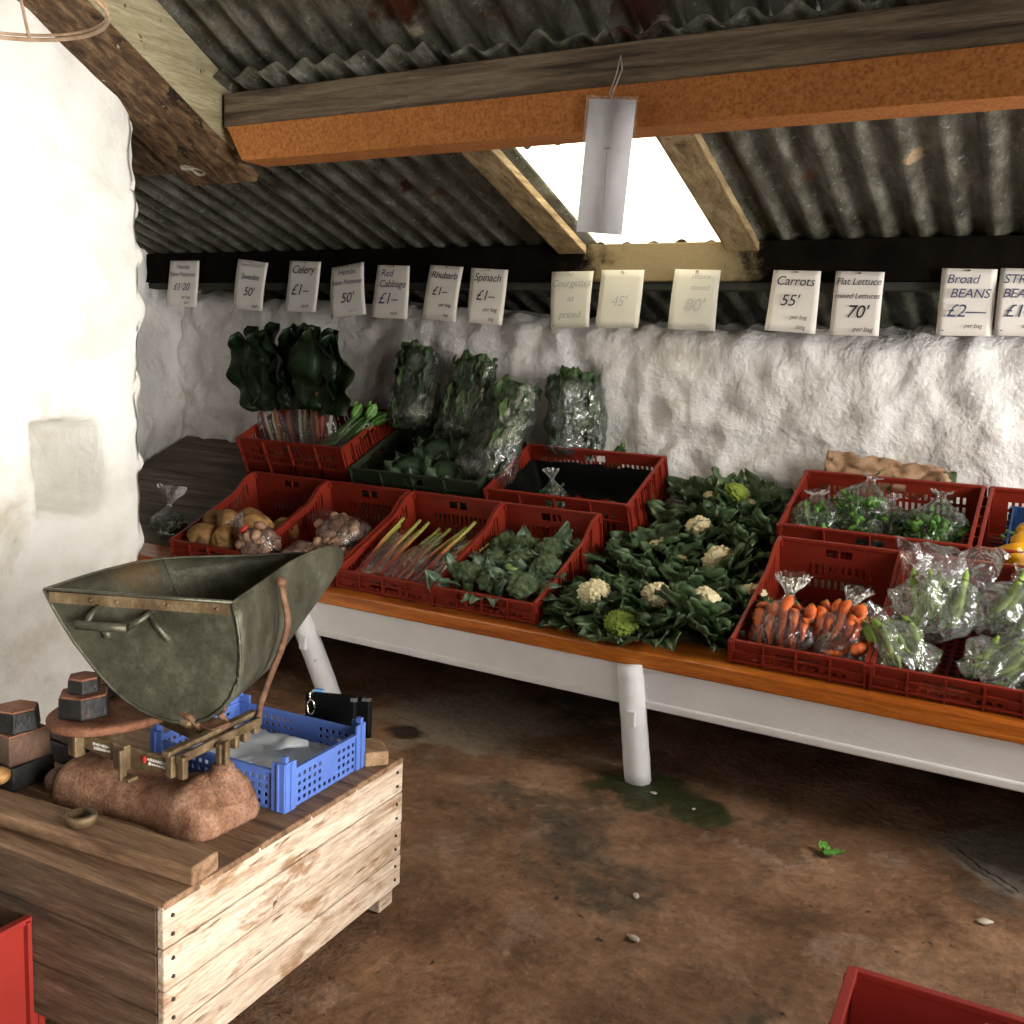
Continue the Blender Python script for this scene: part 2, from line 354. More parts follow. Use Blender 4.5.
# back wall
WT = [(-4.6, 1.60), (-4.2, 1.60), (-3.87, 1.56), (-2.7, 1.543), (-2.3, 1.515), (-1.7, 1.468), (-1.1, 1.46), (1.7, 1.455)]
def wtop(x):
    for (a, b), (c, d) in zip(WT, WT[1:]):
        if a <= x <= c: return b + (d - b) * (x - a) / (c - a)
    return WT[-1][1]
wb = MB(); NVW = 62
def wbf(x, t):
    zt = wtop(x) + .022 * noise.noise(V((x * 5, 0, 2))) + .02 * noise.noise(V((x * 14, 0, 7)))
    if t <= 1:
        z = t * zt; r = sst(.955, 1, t)
        return V((x, WY + .05 * r * r - lumps((x, 0, z)) * (1.25 - .5 * r), z))
    k = t - 1
    return V((x, WY + .05 + k * .8, zt + .012 * fbm((x, k * 3, 5), 6) + .02 * k + .6 * max(0, k - .6)))
grid(wb, wbf, lin(-4.5, 1.75, 270), lin(0, 1, NVW) + [1.03, 1.07, 1.12, 1.2, 1.35, 1.6, 1.9])
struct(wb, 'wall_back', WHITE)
# end wall beyond the bench, left
wl = MB(); grid(wl, lambda y, t: V((-4.38 + lumps((2, y, t * 1.7)), y, t * (rz(y) + .0))), lin(2.3, 4.3, 74), lin(0, 1, 62)); struct(wl, 'wall_end', WHITE)
# bright whitewashed wall with its niche
wn = MB()
def niche(y, z):
    e = .012 * noise.noise(V((y * 12, z * 12, 4)))
    a = sst(1.955 + e, 1.985 + e, y) * (1 - sst(2.13 + e * .8, 2.23 + e, y)); b = sst(.715 + e, .765 + e, z) * (1 - sst(1.005 + e, 1.04 + e, z)); return a * b
def wnf(y, z):
    top = 2.30 + (2.40 - y) * .56 if y > -1 else 4.2
    z = z * top
    a = V((-2.85, y, z))
    bulge = lumps((5, y, z), .62) + .03 * noise.noise(V((1, y * 1.7, z * 1.7)))
    r = sst(2.26, 2.40, y)
    a.x += bulge - .46 * niche(y, z) - .02 * r * r
    if y >= 2.38: a.y += .085 * noise.noise(V((0, z * 4.5, 3))) + .04 * noise.noise(V((0, z * 11, 8))) - .03
    return a
ys = lin(-1.6, 1.2, 40) + lin(1.22, 2.40, 72)
nz = 130; rows = [[wnf(y, k / (nz - 1)) for k in range(nz)] for y in ys]
last = rows[-1]
for d in (.02, .06, .12, .3, .6, 1.0, 1.5): rows.append([V((p.x - d, p.y + (.02 if d < .2 else 0) + .02 * noise.noise(V((d * 5, p.z * 6, 1))), p.z)) for p in last])
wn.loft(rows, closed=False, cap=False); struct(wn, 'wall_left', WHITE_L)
# right wall with the doorway the daylight enters by, and the wall behind the viewer
DX0, DX1, DZ = -.55, .95, 2.05
for k, (a, b, c, d) in enumerate([(-1.6, DX0, 0, 4.3), (DX1, 2.2, 0, 3.2), (3.2, 4.5, 0, 2.6), (2.2, 3.2, 0, 1.05), (2.2, 3.2, 1.85, 2.6), (DX0, DX1, DZ, 4.0)]):  # the window gap among these pieces is invented, for the added side light
    w = MB(); grid(w, lambda y, z: V((1.65 - lumps((8, y, z)), y, z)), lin(a, b, 30), lin(c, d, 30)); struct(w, 'wall_right', DARKWALL, solid=-.12)
w = MB(); grid(w, lambda x, z: V((x, -1.6 + lumps((x, 3, z)), z)), lin(-3.0, 1.7, 50), lin(0, 4.5, 40)); struct(w, 'wall_front', DARKWALL)
fr = MB()
for y in (DX0 + .03, DX1 - .03): fr.box2((1.52, y - .04, 0), (1.66, y + .04, DZ))
fr.box2((1.52, DX0, DZ - .06), (1.66, DX1, DZ + .02)); struct(fr, 'door_1', OLDWOOD, bevel=.004)

# corrugated sheets
def sheet(name, x0, x1, y0, z0, y1, z1, mat, amp=.0175, pitch=.1165, rag=.006, seed=0, lift=0.0):
    mb = MB(); n = max(8, int((x1 - x0) / pitch * 12)); m = 14
    d = V((0, y1 - y0, z1 - z0)); nm = V((0, -(z1 - z0), (y1 - y0))).normalized()
    if nm.z < 0: nm = -nm
    rows = []
    for i in range(n + 1):
        x = x0 + (x1 - x0) * i / n; row = []
        for j in range(m + 1):
            t = j / m; e = rag * noise.noise(V((x * 9, t * 2, seed))) if j in (0, m) else 0
            p = V((x, y0, z0)) + d * t + nm * (amp * math.cos(2 * math.pi * x / pitch) + lift + .006 * noise.noise(V((x * 1.2, t * 3, seed)))) + d.normalized() * e * 3
            row.append(p)
        rows.append(row)
    mb.loft(rows, closed=False, cap=False)
    return struct(mb, name, mat, solid=.0035)
def rz(y): return 1.785 + (3.7 - y) * .325
SK0, SK1 = -1.79, -1.19
for i, (a, b) in enumerate([(-4.6, -3.62), (-3.66, -2.68), (-2.72, SK0 + .03), (SK1 - .03, -.28), (-.32, .68), (.64, 1.8)]):
    e = (2.452, 2.452, 2.48, 2.535, 2.60, 2.6)[i]
    sheet('ceiling_sheet', a, b, e, rz(e), 4.62, rz(4.62), IRON, seed=i, lift=.004 * (i % 2))
sheet('ceiling_sheet', SK0, SK1, 2.52, rz(2.52), 3.0, rz(3.0), IRON, seed=8, lift=.003, rag=.012)
sheet('ceiling_sheet', SK0, SK1, 3.735, rz(3.735), 4.62, rz(4.62), IRON, seed=9, lift=-.004)
U28 = math.tan(R(28))
for i, (a, b) in enumerate([(-4.6, -3.7), (-3.74, -2.66), (-2.70, -1.70), (-1.74, -1.10), (-1.14, -.2), (-.24, .8), (.76, 1.8)]):
    e = 2.68 if i not in (3,) else 2.66
    zz = 2.148
    sheet('ceiling_sheet', a, b, e, zz, -1.7, zz + (e + 1.7) * U28, IRON, seed=20 + i, lift=.006 * (i % 2))
# skylight of clear corrugated plastic
m_, nt, out = new_mat('clear_roof_plastic'); b_ = NB(nt)
tr = b_.n('BsdfTransparent'); tr.inputs[0].default_value = (1, .97, .88, 1); tl = b_.n('BsdfTranslucent'); tl.inputs[0].default_value = (.9, .86, .74, 1)
mx = b_.n('MixShader'); mx.inputs[0].default_value = .35; b_.l(tr.outputs[0], mx.inputs[1]); b_.l(tl.outputs[0], mx.inputs[2]); b_.l(mx.outputs[0], out.inputs[0])
sheet('window_1', SK0 - .03, SK1 + .03, 2.96, rz(2.96) + .012, 3.78, rz(3.78) + .012, m_, seed=31)

# roof timbers
p = MB(); p.box2((-2.575, 2.50, 2.018), (1.65, 2.60, 2.128)); o = struct(p, 'trim_1', OLDWOOD, bevel=.004)
p = MB(); p.add([(x + d_, y, z) for (x, s_) in ((-2.48, 1), (1.65, 0)) for (z, d_) in ((1.906, 0), (2.018, -.07 * s_)) for y in (2.488, 2.60)], [(0, 1, 3, 2), (4, 6, 7, 5), (0, 4, 5, 1), (2, 3, 7, 6), (0, 2, 6, 4), (1, 5, 7, 3)], None, False); struct(p, 'trim_2', FIBRE, bevel=.002)
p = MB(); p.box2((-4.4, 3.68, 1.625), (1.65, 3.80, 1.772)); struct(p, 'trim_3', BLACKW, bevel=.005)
p = MB(); p.box2((-4.4, 3.70, 1.595), (1.65, 3.78, 1.624)); struct(p, 'trim_4', M('grey_green_batten', [(.035, .038, .03), (.06, .062, .05)], 8, .9, spec=.1), bevel=.003)
def sloped(x0, x1, ya, za, yb, zb, h, mat, name='trim_5', **k):
    mb = MB(); d = V((0, yb - ya, zb - za)).normalized(); nm = V((0, -d.z, d.y))
    if nm.z > 0: nm = -nm
    n = 26; rings = []
    for i in range(n + 1):
        c = V((0, ya, za)) + V((0, yb - ya, zb - za)) * i / n; r = []
        for (x, q) in ((x0, 0), (x1, 0), (x1, h), (x0, h)):
            w = .006 * noise.noise(V((x * 3, i * .9, q * 30)))
            r.append(V((x, c.y, c.z)) + nm * (q + w) + V((w, 0, 0)))
        rings.append(r)
    mb.loft(rings, smooth=False); return struct(mb, name, mat, bevel=.004, **k)
yb = 2.56; zb = 2.19
sloped(-2.96, -2.60, yb + .10, zb - .065, -1.6, zb - .02 + (yb + 1.6) * U28, .185, RAFTW, 'trim_5')
sloped(-2.94, -2.605, yb + .14, zb - .285, -1.6, zb + (yb + 1.6) * U28 - .228, .03, RAFTB, 'trim_6')
sloped(-3.26, -3.05, 2.74, 1.985, 1.2, 1.99 + 1.54 * U28, .06, RAFTB, 'trim_7')
sloped(SK0 - .115, SK0 + .01, 3.70, rz(3.70) - .024, 2.6, rz(2.6) - .024, .03, SKYW, 'trim_8')
sloped(SK1 - .01, SK1 + .115, 3.74, rz(3.74) - .024, 2.6, rz(2.6) - .024, .03, SKYW, 'trim_9')

# ------------------------------------------------------------------ bench
bench = empty('display_bench', (-1.3, BY, 0), 'long white bench with an orange varnished front plank along the back wall', 'bench')
X0, X1 = -4.33, 1.6
p = MB(); n = 60; rings = []
for i in range(n + 1):
    x = X0 + (X1 - X0) * i / n; w = .004 * noise.noise(V((x * 2, 0, 0)))
    rings.append([V((x, BY + w, BH - .05)), V((x, BY + w, BH)), V((x, BY + .12, BH + .12 * T12)), V((x, BY + .12, BH - .04))])
p.loft(rings, smooth=False); part(p, 'front_plank', ORANGE, bench, bevel=.006)
p = MB(); p.box2((X0, BY + .012, .250), (X1, BY + .04, BH - .05)); part(p, 'apron', APRON, bench, bevel=.004)
p = MB(); p.box2((X0, BY + .004, .236), (X1, BY + .05, .262)); part(p, 'moulding', APRON, bench, bevel=.006)
def board(y0, y1, nm):
    q = MB(); q.add([(x, y, bench_z(y) - d) for x in (X0, X1) for y in (y0, y1) for d in (0, .03)], [(0, 1, 3, 2), (4, 6, 7, 5), (0, 4, 5, 1), (2, 3, 7, 6), (0, 2, 6, 4), (1, 5, 7, 3)], None, False)
    part(q, nm, SHELFW, bench)
board(BY + .12, 3.36, 'front_shelf'); board(3.36, 3.93, 'rear_shelf')
for i, (tx, fx) in enumerate([(-3.95, -3.8), (-2.51, -2.30), (-1.12, -1.065), (.22, .3)]):
    for (ty, fy) in ((BY + .005, BY - .005), (3.75, 3.8)):
        q = MB(); top = .37 if ty < 3 else bench_z(ty) - .04
        P = [V((tx, ty, top)).lerp(V((fx, fy, -.005)), t / 10) for t in range(11)]
        q.tube(P, [.043 + .003 * noise.noise(V((i, t * .7, 0))) for t in range(11)], 9)
        lg = part(q, 'leg', LEGW, bench)
        if ty < 3:
            c = V((tx, ty, top)).lerp(V((fx, fy, 0)), .42); q = MB(); q.box(c + V((.012, -.05, 0)), (.032, .014, .05)); part(q, 'peg', LEGW, lg, bevel=.004, origin=tuple(bench.location))

# ------------------------------------------------------------------ crates
def wall_panel(mb, P0, D, L, hf, levels, slotrows, margin=.05, cell=.0125, skip=None, mid=None):
    """vertical panel from P0 along unit D, height hf(s); the slots are real openings"""
    n = int(L / cell); D = V(D); P0 = V(P0)
    def lv(s):
        h = hf(s); return [min(z, h) for z in levels] + [h]
    cols = [lv(L * i / n) for i in range(n + 1)]; m = len(levels) + 1
    vs = [P0 + D * (L * i / n) + V((0, 0, cols[i][j])) for i in range(n + 1) for j in range(m)]
    fs = []
    for i in range(n):
        s = L * (i + .5) / n
        for j in range(m - 1):
            if cols[i][j + 1] - cols[i][j] < .001 and cols[i + 1][j + 1] - cols[i + 1][j] < .001: continue
            top = levels[j + 1] if j + 1 < len(levels) else 9
            if j in slotrows and i % 2 and margin < s < L - margin and top < hf(s) - .018 and not (mid and abs(s - L / 2) < mid): continue
            if skip and skip(s, cols[i][j], cols[i][j + 1]): continue
            fs.append((i * m + j, (i + 1) * m + j, (i + 1) * m + j + 1, i * m + j + 1))
    mb.add(vs, fs, None, False)

def side_panel(mb, P0, L, hs, skip):
    n = int(L / .0095); P0 = V(P0); vs = []; m = 5
    for i in range(n + 1):
        s = L * i / n; h = hs(s)
        for z in (0, max(.012, h - .088), h - .030, h - .018, h): vs.append(P0 + V((0, s, z)))
    fs = []
    for i in range(n):
        s = L * (i + .5) / n; h = hs(s)
        for j in range(m - 1):
            if j == 1 and i % 2 and .05 < s < L - .05: continue
            if skip and j in (2,) and abs(s - L / 2) < .05: continue
            fs.append((i * m + j, (i + 1) * m + j, (i + 1) * m + j + 1, i * m + j + 1))
    mb.add(vs, fs, None, False)
def crate(name, cat, w, l, hf, hr, mat, lip=.011, levels=(0, .016, .052, .064, .10, .112, .15, .165, .19), slotrows=(1, 3, 5)):
    b = MB(); rim = MB(); ribs = MB()
    def hs(s):
        t = s / l; return hf + (hr - hf) * (.70 * sst(-.15, 1.0, t) + .30 * sst(.70, .93, t) if hr > hf + .02 else t)
    lv = list(levels)
    hd = lambda L, h, ww=.05: (lambda s, a, b_: abs(s - L / 2) < ww and a >= h - .052 and b_ <= h - .017)
    lf = sorted(set([z for z in lv if z < hf - .02] + [hf - .045, hf - .018]))
    lr = sorted(set(([0, .055, .088, .098, .138] if hr > .2 else [z for z in lv if z < hr - .06]) + [hr - .05, hr - .02]))
    wall_panel(b, (0, 0, 0), (1, 0, 0), w, lambda s: hf, lf, (1,) if hf < .12 else slotrows, skip=hd(w, hf) if hf > .12 else hd(w, hf, .06))
    wall_panel(b, (0, l, 0), (1, 0, 0), w, lambda s: hr, lr, (1, 3) if hr > .2 else slotrows, margin=.09 if hr > .2 else .05, cell=.0105, skip=hd(w, hr, .045))
    for x in (0, w):
        if slotrows and name == 'vegetable_crate': side_panel(b, (x, 0, 0), l, hs, hd(l, hr) if hr < hf + .02 else None)
        else: wall_panel(b, (x, 0, 0), (0, 1, 0), l, hs, lv, slotrows, margin=.03, skip=hd(l, hr) if hr < hf + .02 else None)
    for x in lin(.006, w - .006, 14): b.box((x, l / 2, .004), (.010, l, .006))
    for y in lin(.006, l - .006, 16): b.box((w / 2, y, .004), (w, .010, .005))
    def path(ps):
        for a, c in zip(ps, ps[1:]): rim.bar(V(a), V(c), lip, .010)
    n = 16
    for x, sx in ((0, -1), (w, 1)):
        P = [V((x, l * i / n, hs(l * i / n))) for i in range(n + 1)]
        rim.tube(P, [lip * .8] * (n + 1), 4, False, .75, ph=math.pi / 4)
    rim.bar((0, 0, hf), (w, 0, hf), lip, .012); rim.bar((0, l, hr), (w, l, hr), lip, .012)
    for c, h in (((0, 0), hf), ((w, 0), hf), ((0, l), hr), ((w, l), hr)): rim.box((c[0], c[1], h - .012), (.018, .018, .03))
    # outer ribs
    for s in lin(0, w, 5):
        ribs.box((s, -.006, hf / 2), (.005, .012, hf)); ribs.box((s, l + .006, hr / 2), (.005, .012, hr))
    ribs.box((w / 2, -.006, .012), (w, .012, .005)); ribs.box((w / 2, -.006, hf * .62), (w, .010, .004))
    for s in lin(0, l, 7):
        for x in (-.006, w + .006): ribs.box((x, s, hs(s) / 2), (.012, .005, hs(s)))
    o = b.build(name, mat, None, solid=.0035, origin=(0, 0, 0)); o['category'] = cat
    rim.build('rim', mat, o, origin=(0, 0, 0), bevel=.002)
    if name != 'storage_crate': ribs.build('ribbing', mat, o, origin=(0, 0, 0))
    else:
        for s in lin(0, w, 3):
            for y, h in ((-.006, hf), (l + .006, hr)): z_ = MB(); z_.box((s, y, h / 2), (.008, .012, h)); z_.build('rib', mat, o, origin=(0, 0, 0))
        for s in lin(.02, l - .02, 3):
            for x in (-.006, w + .006): z_ = MB(); z_.box((x, s, hf / 2), (.012, .008, hf)); z_.build('rib', mat, o, origin=(0, 0, 0))
    return o
CW, CL = .405, .52
mk_front = Maker(lambda v: crate('vegetable_crate', 'crate', (.425, .405, .385)[v], CL, .07, .215, RED))
mk_back = Maker(lambda v: crate('vegetable_crate', 'crate', .62 if v == 0 else .60, .38, .19, .19, RED))
def front_m(x, y=2.835): return T(x, y, bench_z(y) + .002, 12)
def back_m(x, y=3.475, up=0): return T(x, y, bench_z(y) + .006, 25) @ T(0, 0, up)
C1, C2, C3, C4, C5, C6 = [front_m(x) for x in (-3.20, -2.765, -2.32, -1.888, -.812, -.412)]
mk_front(C1, 'red plastic crate holding loose brown potatoes, at the left end', 'red crates along the bench front', 0)
mk_front(C2, 'red plastic crate holding bags of small potatoes', 'red crates along the bench front', 0)
mk_front(C3, 'red plastic crate holding bagged rhubarb sticks', 'red crates along the bench front', 0)
mk_front(C4, 'red plastic crate heaped with broccoli heads', 'red crates along the bench front', 1)
mk_front(C5, 'red plastic crate holding bagged carrots', 'red crates along the bench front', 2)
mk_front(C6, 'red plastic crate holding shiny bags of broad beans', 'red crates along the bench front', 2)
B0 = back_m(-3.38, 3.50, .115); B1 = back_m(-2.72, 3.50, .03); B2 = back_m(-2.03, 3.475, .012); B3 = back_m(-.842, 3.475, .008); B4 = back_m(-.215, 3.475, .008)
GB = 'red crates against the back wall'
mk_back(B0, 'red crate of rainbow chard bunches in the back left corner', GB, 0)
mk_back(back_m(-3.38, 3.50, .0), 'red crate underneath the crate of rainbow chard', GB, 0)
mk_back(B2, 'red crate with a dark interior and two green bags, behind the broccoli', GB, 0)
mk_back(B3, 'red crate filled with salad bags, behind the carrots', GB, 1)
mk_back(B4, 'red crate with a blue punnet of yellow squashes at the right edge', GB, 0)
dk = crate('produce_tray', 'tray', .66, .40, .13, .13, DKGREEN); dk.matrix_world = back_m(-2.735, 3.49, .085); tag(dk, 'dark green tray of cabbages below the upright spinach bags', 'tray'); DK = dk.matrix_world.copy()
dk2 = crate('produce_tray', 'crate', .40, .5, .08, .2, BLACKP); dk2.matrix_world = front_m(-.012); tag(dk2, 'black crate cut off by the right edge beside the bean crate', 'crate')
# crumpled black liner inside B2
q = MB()
def lf(x, y):
    e = min(x, .62 - x, y, .38 - y); h = .012 + .115 * (1 - sst(.0, .06, e)); return B2 @ V((x * .97 + .009, y * .96 + .007, h + .012 * fbm((x, y, 1), 14)))
grid(q, lf, lin(0, .62, 50), lin(0, .38, 34)); o = q.build('bin_liner', BLACKP, None, origin=tuple(B2 @ V((.31, .19, .02))))
tag(o, 'black plastic liner inside the red crate behind the broccoli', 'liner')
# two floor crates
q = crate('storage_crate', 'crate', .52, .34, .26, .26, RED2, lip=.016, levels=(0, .03, .24), slotrows=()); q.matrix_world = T(-.215, 1.35, .003, 0, 0, 2) @ Matrix.Scale(1.0, 4)
tag(q, 'plain red plastic crate on the floor at the bottom right corner', 'crate')
q = crate('storage_crate', 'crate', .40, .30, .24, .24, RED2, lip=.014, levels=(0, .03, .2), slotrows=()); q.matrix_world = T(-1.945, .735, .0, 0, 0, 2)
tag(q, 'red plastic crate on the floor in front of the wooden box', 'crate')

# ------------------------------------------------------------------ produce
def leaf(mb, base, d, up, L, W, curl=.4, ruf=.1, seed=0, n=8, tipw=.25, ribw=.05, cup=.15, stem=0):
    """leaf blade: base point, direction d, face normal up"""
    d = V(d).normalized(); up = V(up); s = d.cross(up).normalized(); nn = s.cross(d).normalized()
    xs = [-1, -.62, -.25, -ribw, ribw, .25, .62, 1]; rows = []; ribs = []
    for i in range(n + 1):
        t = i / n; w = W / 2 * (math.sin(math.pi * min(1, (t * .86 + .10))) ** .7) * (1 - (1 - tipw) * sst(.75, 1.0, t) * .8)
        if stem and t < stem: w = W / 2 * .08
        an = curl * t
        c = V(base) + (d * math.sin(an) + nn * (1 - math.cos(an))) * (L / curl) if abs(curl) > .01 else V(base) + d * L * t
        tn = d * math.cos(an) + nn * math.sin(an); up2 = nn * math.cos(an) - d * math.sin(an)
        row = []
        for x in xs:
            wv = ruf * W * abs(x) ** 1.5 * math.sin(t * 15 + seed * 2.1 + (2 if x > 0 else 0)) * .5 + ruf * W * .6 * noise.noise(V((x * 2, t * 5, seed * 3.7)))
            ed = 1 + .12 * noise.noise(V((x * 3, t * 9, seed * 1.3)))
            row.append(c + s * x * w * ed + up2 * (wv + cup * W * x * x * .5))
            ribs.append(1.0 if abs(x) < ribw * 1.2 else 0.0)
        rows.append(row)
    mb.loft(rows, closed=False, cap=False, rib=ribs)

def cauliflower(var):
    rg = random.Random(100 + var); root = empty('cauliflower', (0, 0, 0), 'x', 'cauliflower')
    size = (1.22, 1.18, 1.08, .55)[var % 4]
    cd = MB()
    def fn(d):
        c = noise.voronoi(d * 3.2 + V((var, 0, 0)))[0][0]; e = noise.voronoi(d * 9)[0][0]
        return 1 + .26 * (1 - min(1, c * 1.5)) - .10 * min(1, e * 1.6)
    cd.ico((0, 0, .104 if size > .7 else .06), (.050 * size, .046 * size, .040 * size), 5, fn)
    part(cd, 'curd', CURD, root)
    lv = MB()
    for k in range(7):
        a = k / 7 * 2 * math.pi + rg.uniform(-.2, .2); dr = V((math.cos(a), math.sin(a), 0))
        tl = rg.uniform(.9, 1.25)
        leaf(lv, dr * .036 * size + V((0, 0, .03)), dr * math.cos(tl) + V((0, 0, math.sin(tl))), -dr + V((0, 0, .6)), rg.uniform(.10, .125), rg.uniform(.075, .10), -rg.uniform(.5, 1.3), .16, k + var * 7, cup=.5, ribw=.045)
    for k in range(11):
        a = k / 11 * 2 * math.pi + rg.uniform(-.25, .25); dr = V((math.cos(a), math.sin(a), 0)); tl = rg.uniform(.35, .85)
        leaf(lv, dr * .03 + V((0, 0, .012)), dr * math.cos(tl) + V((0, 0, math.sin(tl))), -dr * .6 + V((0, 0, 1)), rg.uniform(.12, .17), rg.uniform(.08, .115), -rg.uniform(.2, .9), .15, k + var * 5 + 40, cup=.35, ribw=.045)
    part(lv, 'leaves', L_CAULI, root, solid=.001)
    st = MB(); st.lathe([(.02, 0), (.03, .01), (.04, .05)], n=10); part(st, 'stalk', STALK, root)
    return root
mk_cauli = Maker(cauliflower)
GC = 'cauliflowers heaped between the broccoli and carrot crates'
caul = [  # x, y, lift, tilt about x, tilt about y, variant, scale, label
    (-1.298, 2.945, 0, 18, -8, 0, .92, 'cauliflower with an open cream curd, front row, nearest the broccoli crate'),
    (-1.150, 2.985, 0, 20, 6, 1, .92, 'cauliflower with a yellowish curd, second in the front row from the broccoli crate'),
    (-.978, 2.965, .012, 22, 8, 2, .95, 'cauliflower with a cream curd half wrapped, front row, near the carrot crate'),
    (-.868, 3.11, .0, 10, -22, 2, .85, 'cauliflower half hidden against the left side of the carrot crate'),
    (-.985, 3.335, .015, 26, 10, 0, .93, 'cauliflower with a narrow upright curd, centre right of the heap'),
    (-1.135, 3.52, .01, 24, -8, 2, .92, 'cauliflower with a cream curd in the upper middle of the heap'),
    (-1.30, 3.44, .0, 22, -14, 3, 1.05, 'leafy cauliflower with a pinkish curd beside the stacked red crate'),
    (-1.23, 3.22, .0, 16, 8, 3, 1.0, 'leafy closed cauliflower in the middle left of the heap'),
    (-1.085, 3.20, .0, 24, 0, 3, 1.05, 'leafy closed cauliflower in the very middle of the heap'),
    (-1.345, 3.10, -.01, 12, -12, 3, .9, 'small closed cauliflower squeezed behind the front row on the left'),
    (-1.06, 2.90, -.005, 22, 0, 3, .90, 'large-leaved cauliflower right behind the orange plank'),
    (-1.375, 2.90, -.012, 18, -6, 3, .72, 'small leafy cauliflower touching the corner of the broccoli crate'),
    (-.90, 2.92, -.005, 20, 8, 3, .75, 'small leafy cauliflower touching the front corner of the carrot crate'),
    (-1.24, 3.06, .01, 16, 0, 3, .85, 'leafy cauliflower behind the two open front heads'),
    (-1.36, 3.30, 0, 16, -10, 3, .95, 'leafy cauliflower at the left foot of the stacked red crate'),
    (-.93, 3.24, 0, 18, 10, 3, .85, 'leafy cauliflower pressed to the carrot crate, behind the half hidden one'),
    (-1.00, 3.10, .01, 20, 0, 3, .9, 'leafy cauliflower just behind the front right open head'),
    (-1.19, 3.36, .01, 20, 0, 3, .95, 'leafy cauliflower left of the narrow upright curd'),
    (-1.02, 3.52, .01, 22, 6, 3, 1.0, 'leafy cauliflower right of the upper middle curd'),
    (-1.34, 3.62, .0, 22, -6, 3, 1.0, 'leafy cauliflower behind the stacked red crate corner'),
    (-1.12, 3.62, .02, 24, 0, 3, 1.0, 'leafy cauliflower just under the mossy green head'),
    (-1.03, 3.73, .01, 30, 12, 3, 1.2, 'tall dark-leaved cauliflower at the top of the heap against the wall'),
    (-1.22, 3.77, .005, 26, -6, 3, 1.1, 'upright-leaved cauliflower at the top left of the heap against the wall'),
    (-.90, 3.56, .0, 24, 16, 3, 1.15, 'dark-leaved cauliflower behind the carrot crate at the right of the heap'),
]
for i, (x, y, up, rx, ry, v, s, lb) in enumerate(caul):
    mk_cauli(T(x, y, bench_z(y) + .006 + up, rx, ry, 67 * i, s), lb, GC, v)
# two heads of green-gold curd
def greenhead(var):
    root = empty('green_cauliflower', (0, 0, 0), 'x', 'cauliflower'); cd = MB()
    cd.ico((0, 0, .07), (.055, .05, .035), 5, lambda d: 1 + .25 * (1 - min(1, noise.voronoi(d * 4)[0][0] * 1.5)) - .12 * noise.voronoi(d * 11)[0][0])
    part(cd, 'curd', CURDG, root); lv = MB(); rg = random.Random(5)
    for k in range(12):
        a = k / 12 * 6.283; dr = V((math.cos(a), math.sin(a), 0)); tl = rg.uniform(.3, 1.0)
        leaf(lv, dr * .035 + V((0, 0, .02)), dr * math.cos(tl) + V((0, 0, math.sin(tl))), -dr * .6 + V((0, 0, 1)), rg.uniform(.1, .13), .085, -rg.uniform(.2, .9), .15, k + 80, cup=.35)
    part(lv, 'leaves', L_CAULI, root, solid=.001); return root
mk_gh = Maker(greenhead)
mk_gh(T(-1.19, 2.865, bench_z(2.87) - .006, 30, 4, 20, .95), 'green-gold cauliflower at the front of the heap just behind the orange plank', GC)
mk_gh(T(-1.125, 3.70, bench_z(3.7) + .075, 30, -4, 90, 1.0), 'mossy green cauliflower at the top of the heap near the white wall', GC)

def broccoli(var):
    rg = random.Random(200 + var); root = empty('broccoli', (0, 0, 0), 'x', 'broccoli'); hd = MB()
    def fn(d):
        c = noise.voronoi(d * 2.6 + V((var * 2, 1, 0)))[0][0]; e = noise.voronoi(d * 8 + V((var, 0, 3)))[0][0]
        return 1 + .30 * (1 - min(1, c * 1.4)) + .07 * (1 - min(1, e * 1.7)) - (.45 * max(0, -d.z))
    hd.ico((0, 0, .065), (.050, .048, .040), 5, fn); part(hd, 'head', BROC, root)
    st = MB(); st.tube([(0, 0, 0), (.002, 0, .03), (0, 0, .06)], [.017, .019, .03], 10); part(st, 'stalk', STALK, root)
    lv = MB()
    for k in range(6 + var % 2):
        a = rg.uniform(0, 6.28); dr = V((math.cos(a), math.sin(a), 0)); tl = rg.uniform(.8, 1.35)
        leaf(lv, dr * .045 + V((0, 0, .02)), dr * math.cos(tl) + V((0, 0, math.sin(tl))), -dr + V((0, 0, .5)), rg.uniform(.10, .14), rg.uniform(.04, .065), -rg.uniform(.3, 1.6), .14, k + var * 5, cup=.3)
    part(lv, 'leaves', L_BROC, root, solid=.001); return root
mk_broc = Maker(broccoli); GR = 'broccoli heads in the red crate'
br = [(.085, .09, .03, 'front left corner, its leaves spilling over the rim'), (.19, .10, .02, 'front, between the two corner heads'), (.31, .085, .03, 'front right corner'),
      (.12, .235, .035, 'left side, second row'), (.225, .225, .04, 'very centre'), (.335, .22, .045, 'right side, second row'),
      (.17, .36, .045, 'back left'), (.29, .35, .06, 'back right, highest'), (.07, .38, .03, 'far left corner'), (.35, .42, .03, 'far right corner')]
for i, (x, y, z, lb) in enumerate(br):
    mk_broc(C4 @ T(x, y, z, rnd.uniform(-12, 18), rnd.uniform(-14, 14), 50 * i, 1.0), 'green broccoli head in the red crate, ' + lb, GR, i % 3)
q = MB(); q.ico((0, 0, 0), (.02, .016, .012), 4, lambda d: 1 + .35 * noise.voronoi(d * 3)[0][0]); q.tube([(0, 0, -.03), (0, 0, 0)], [.006, .01], 8); q.xform(C4 @ T(.235, .155, .125, 20))
tag(q.build('broccoli_sprout', SPROUT, None, origin=tuple(C4 @ V((.235, .155, .1)))), 'small pale yellow-green sprout lying on top of the broccoli', 'sprout')
q = MB()
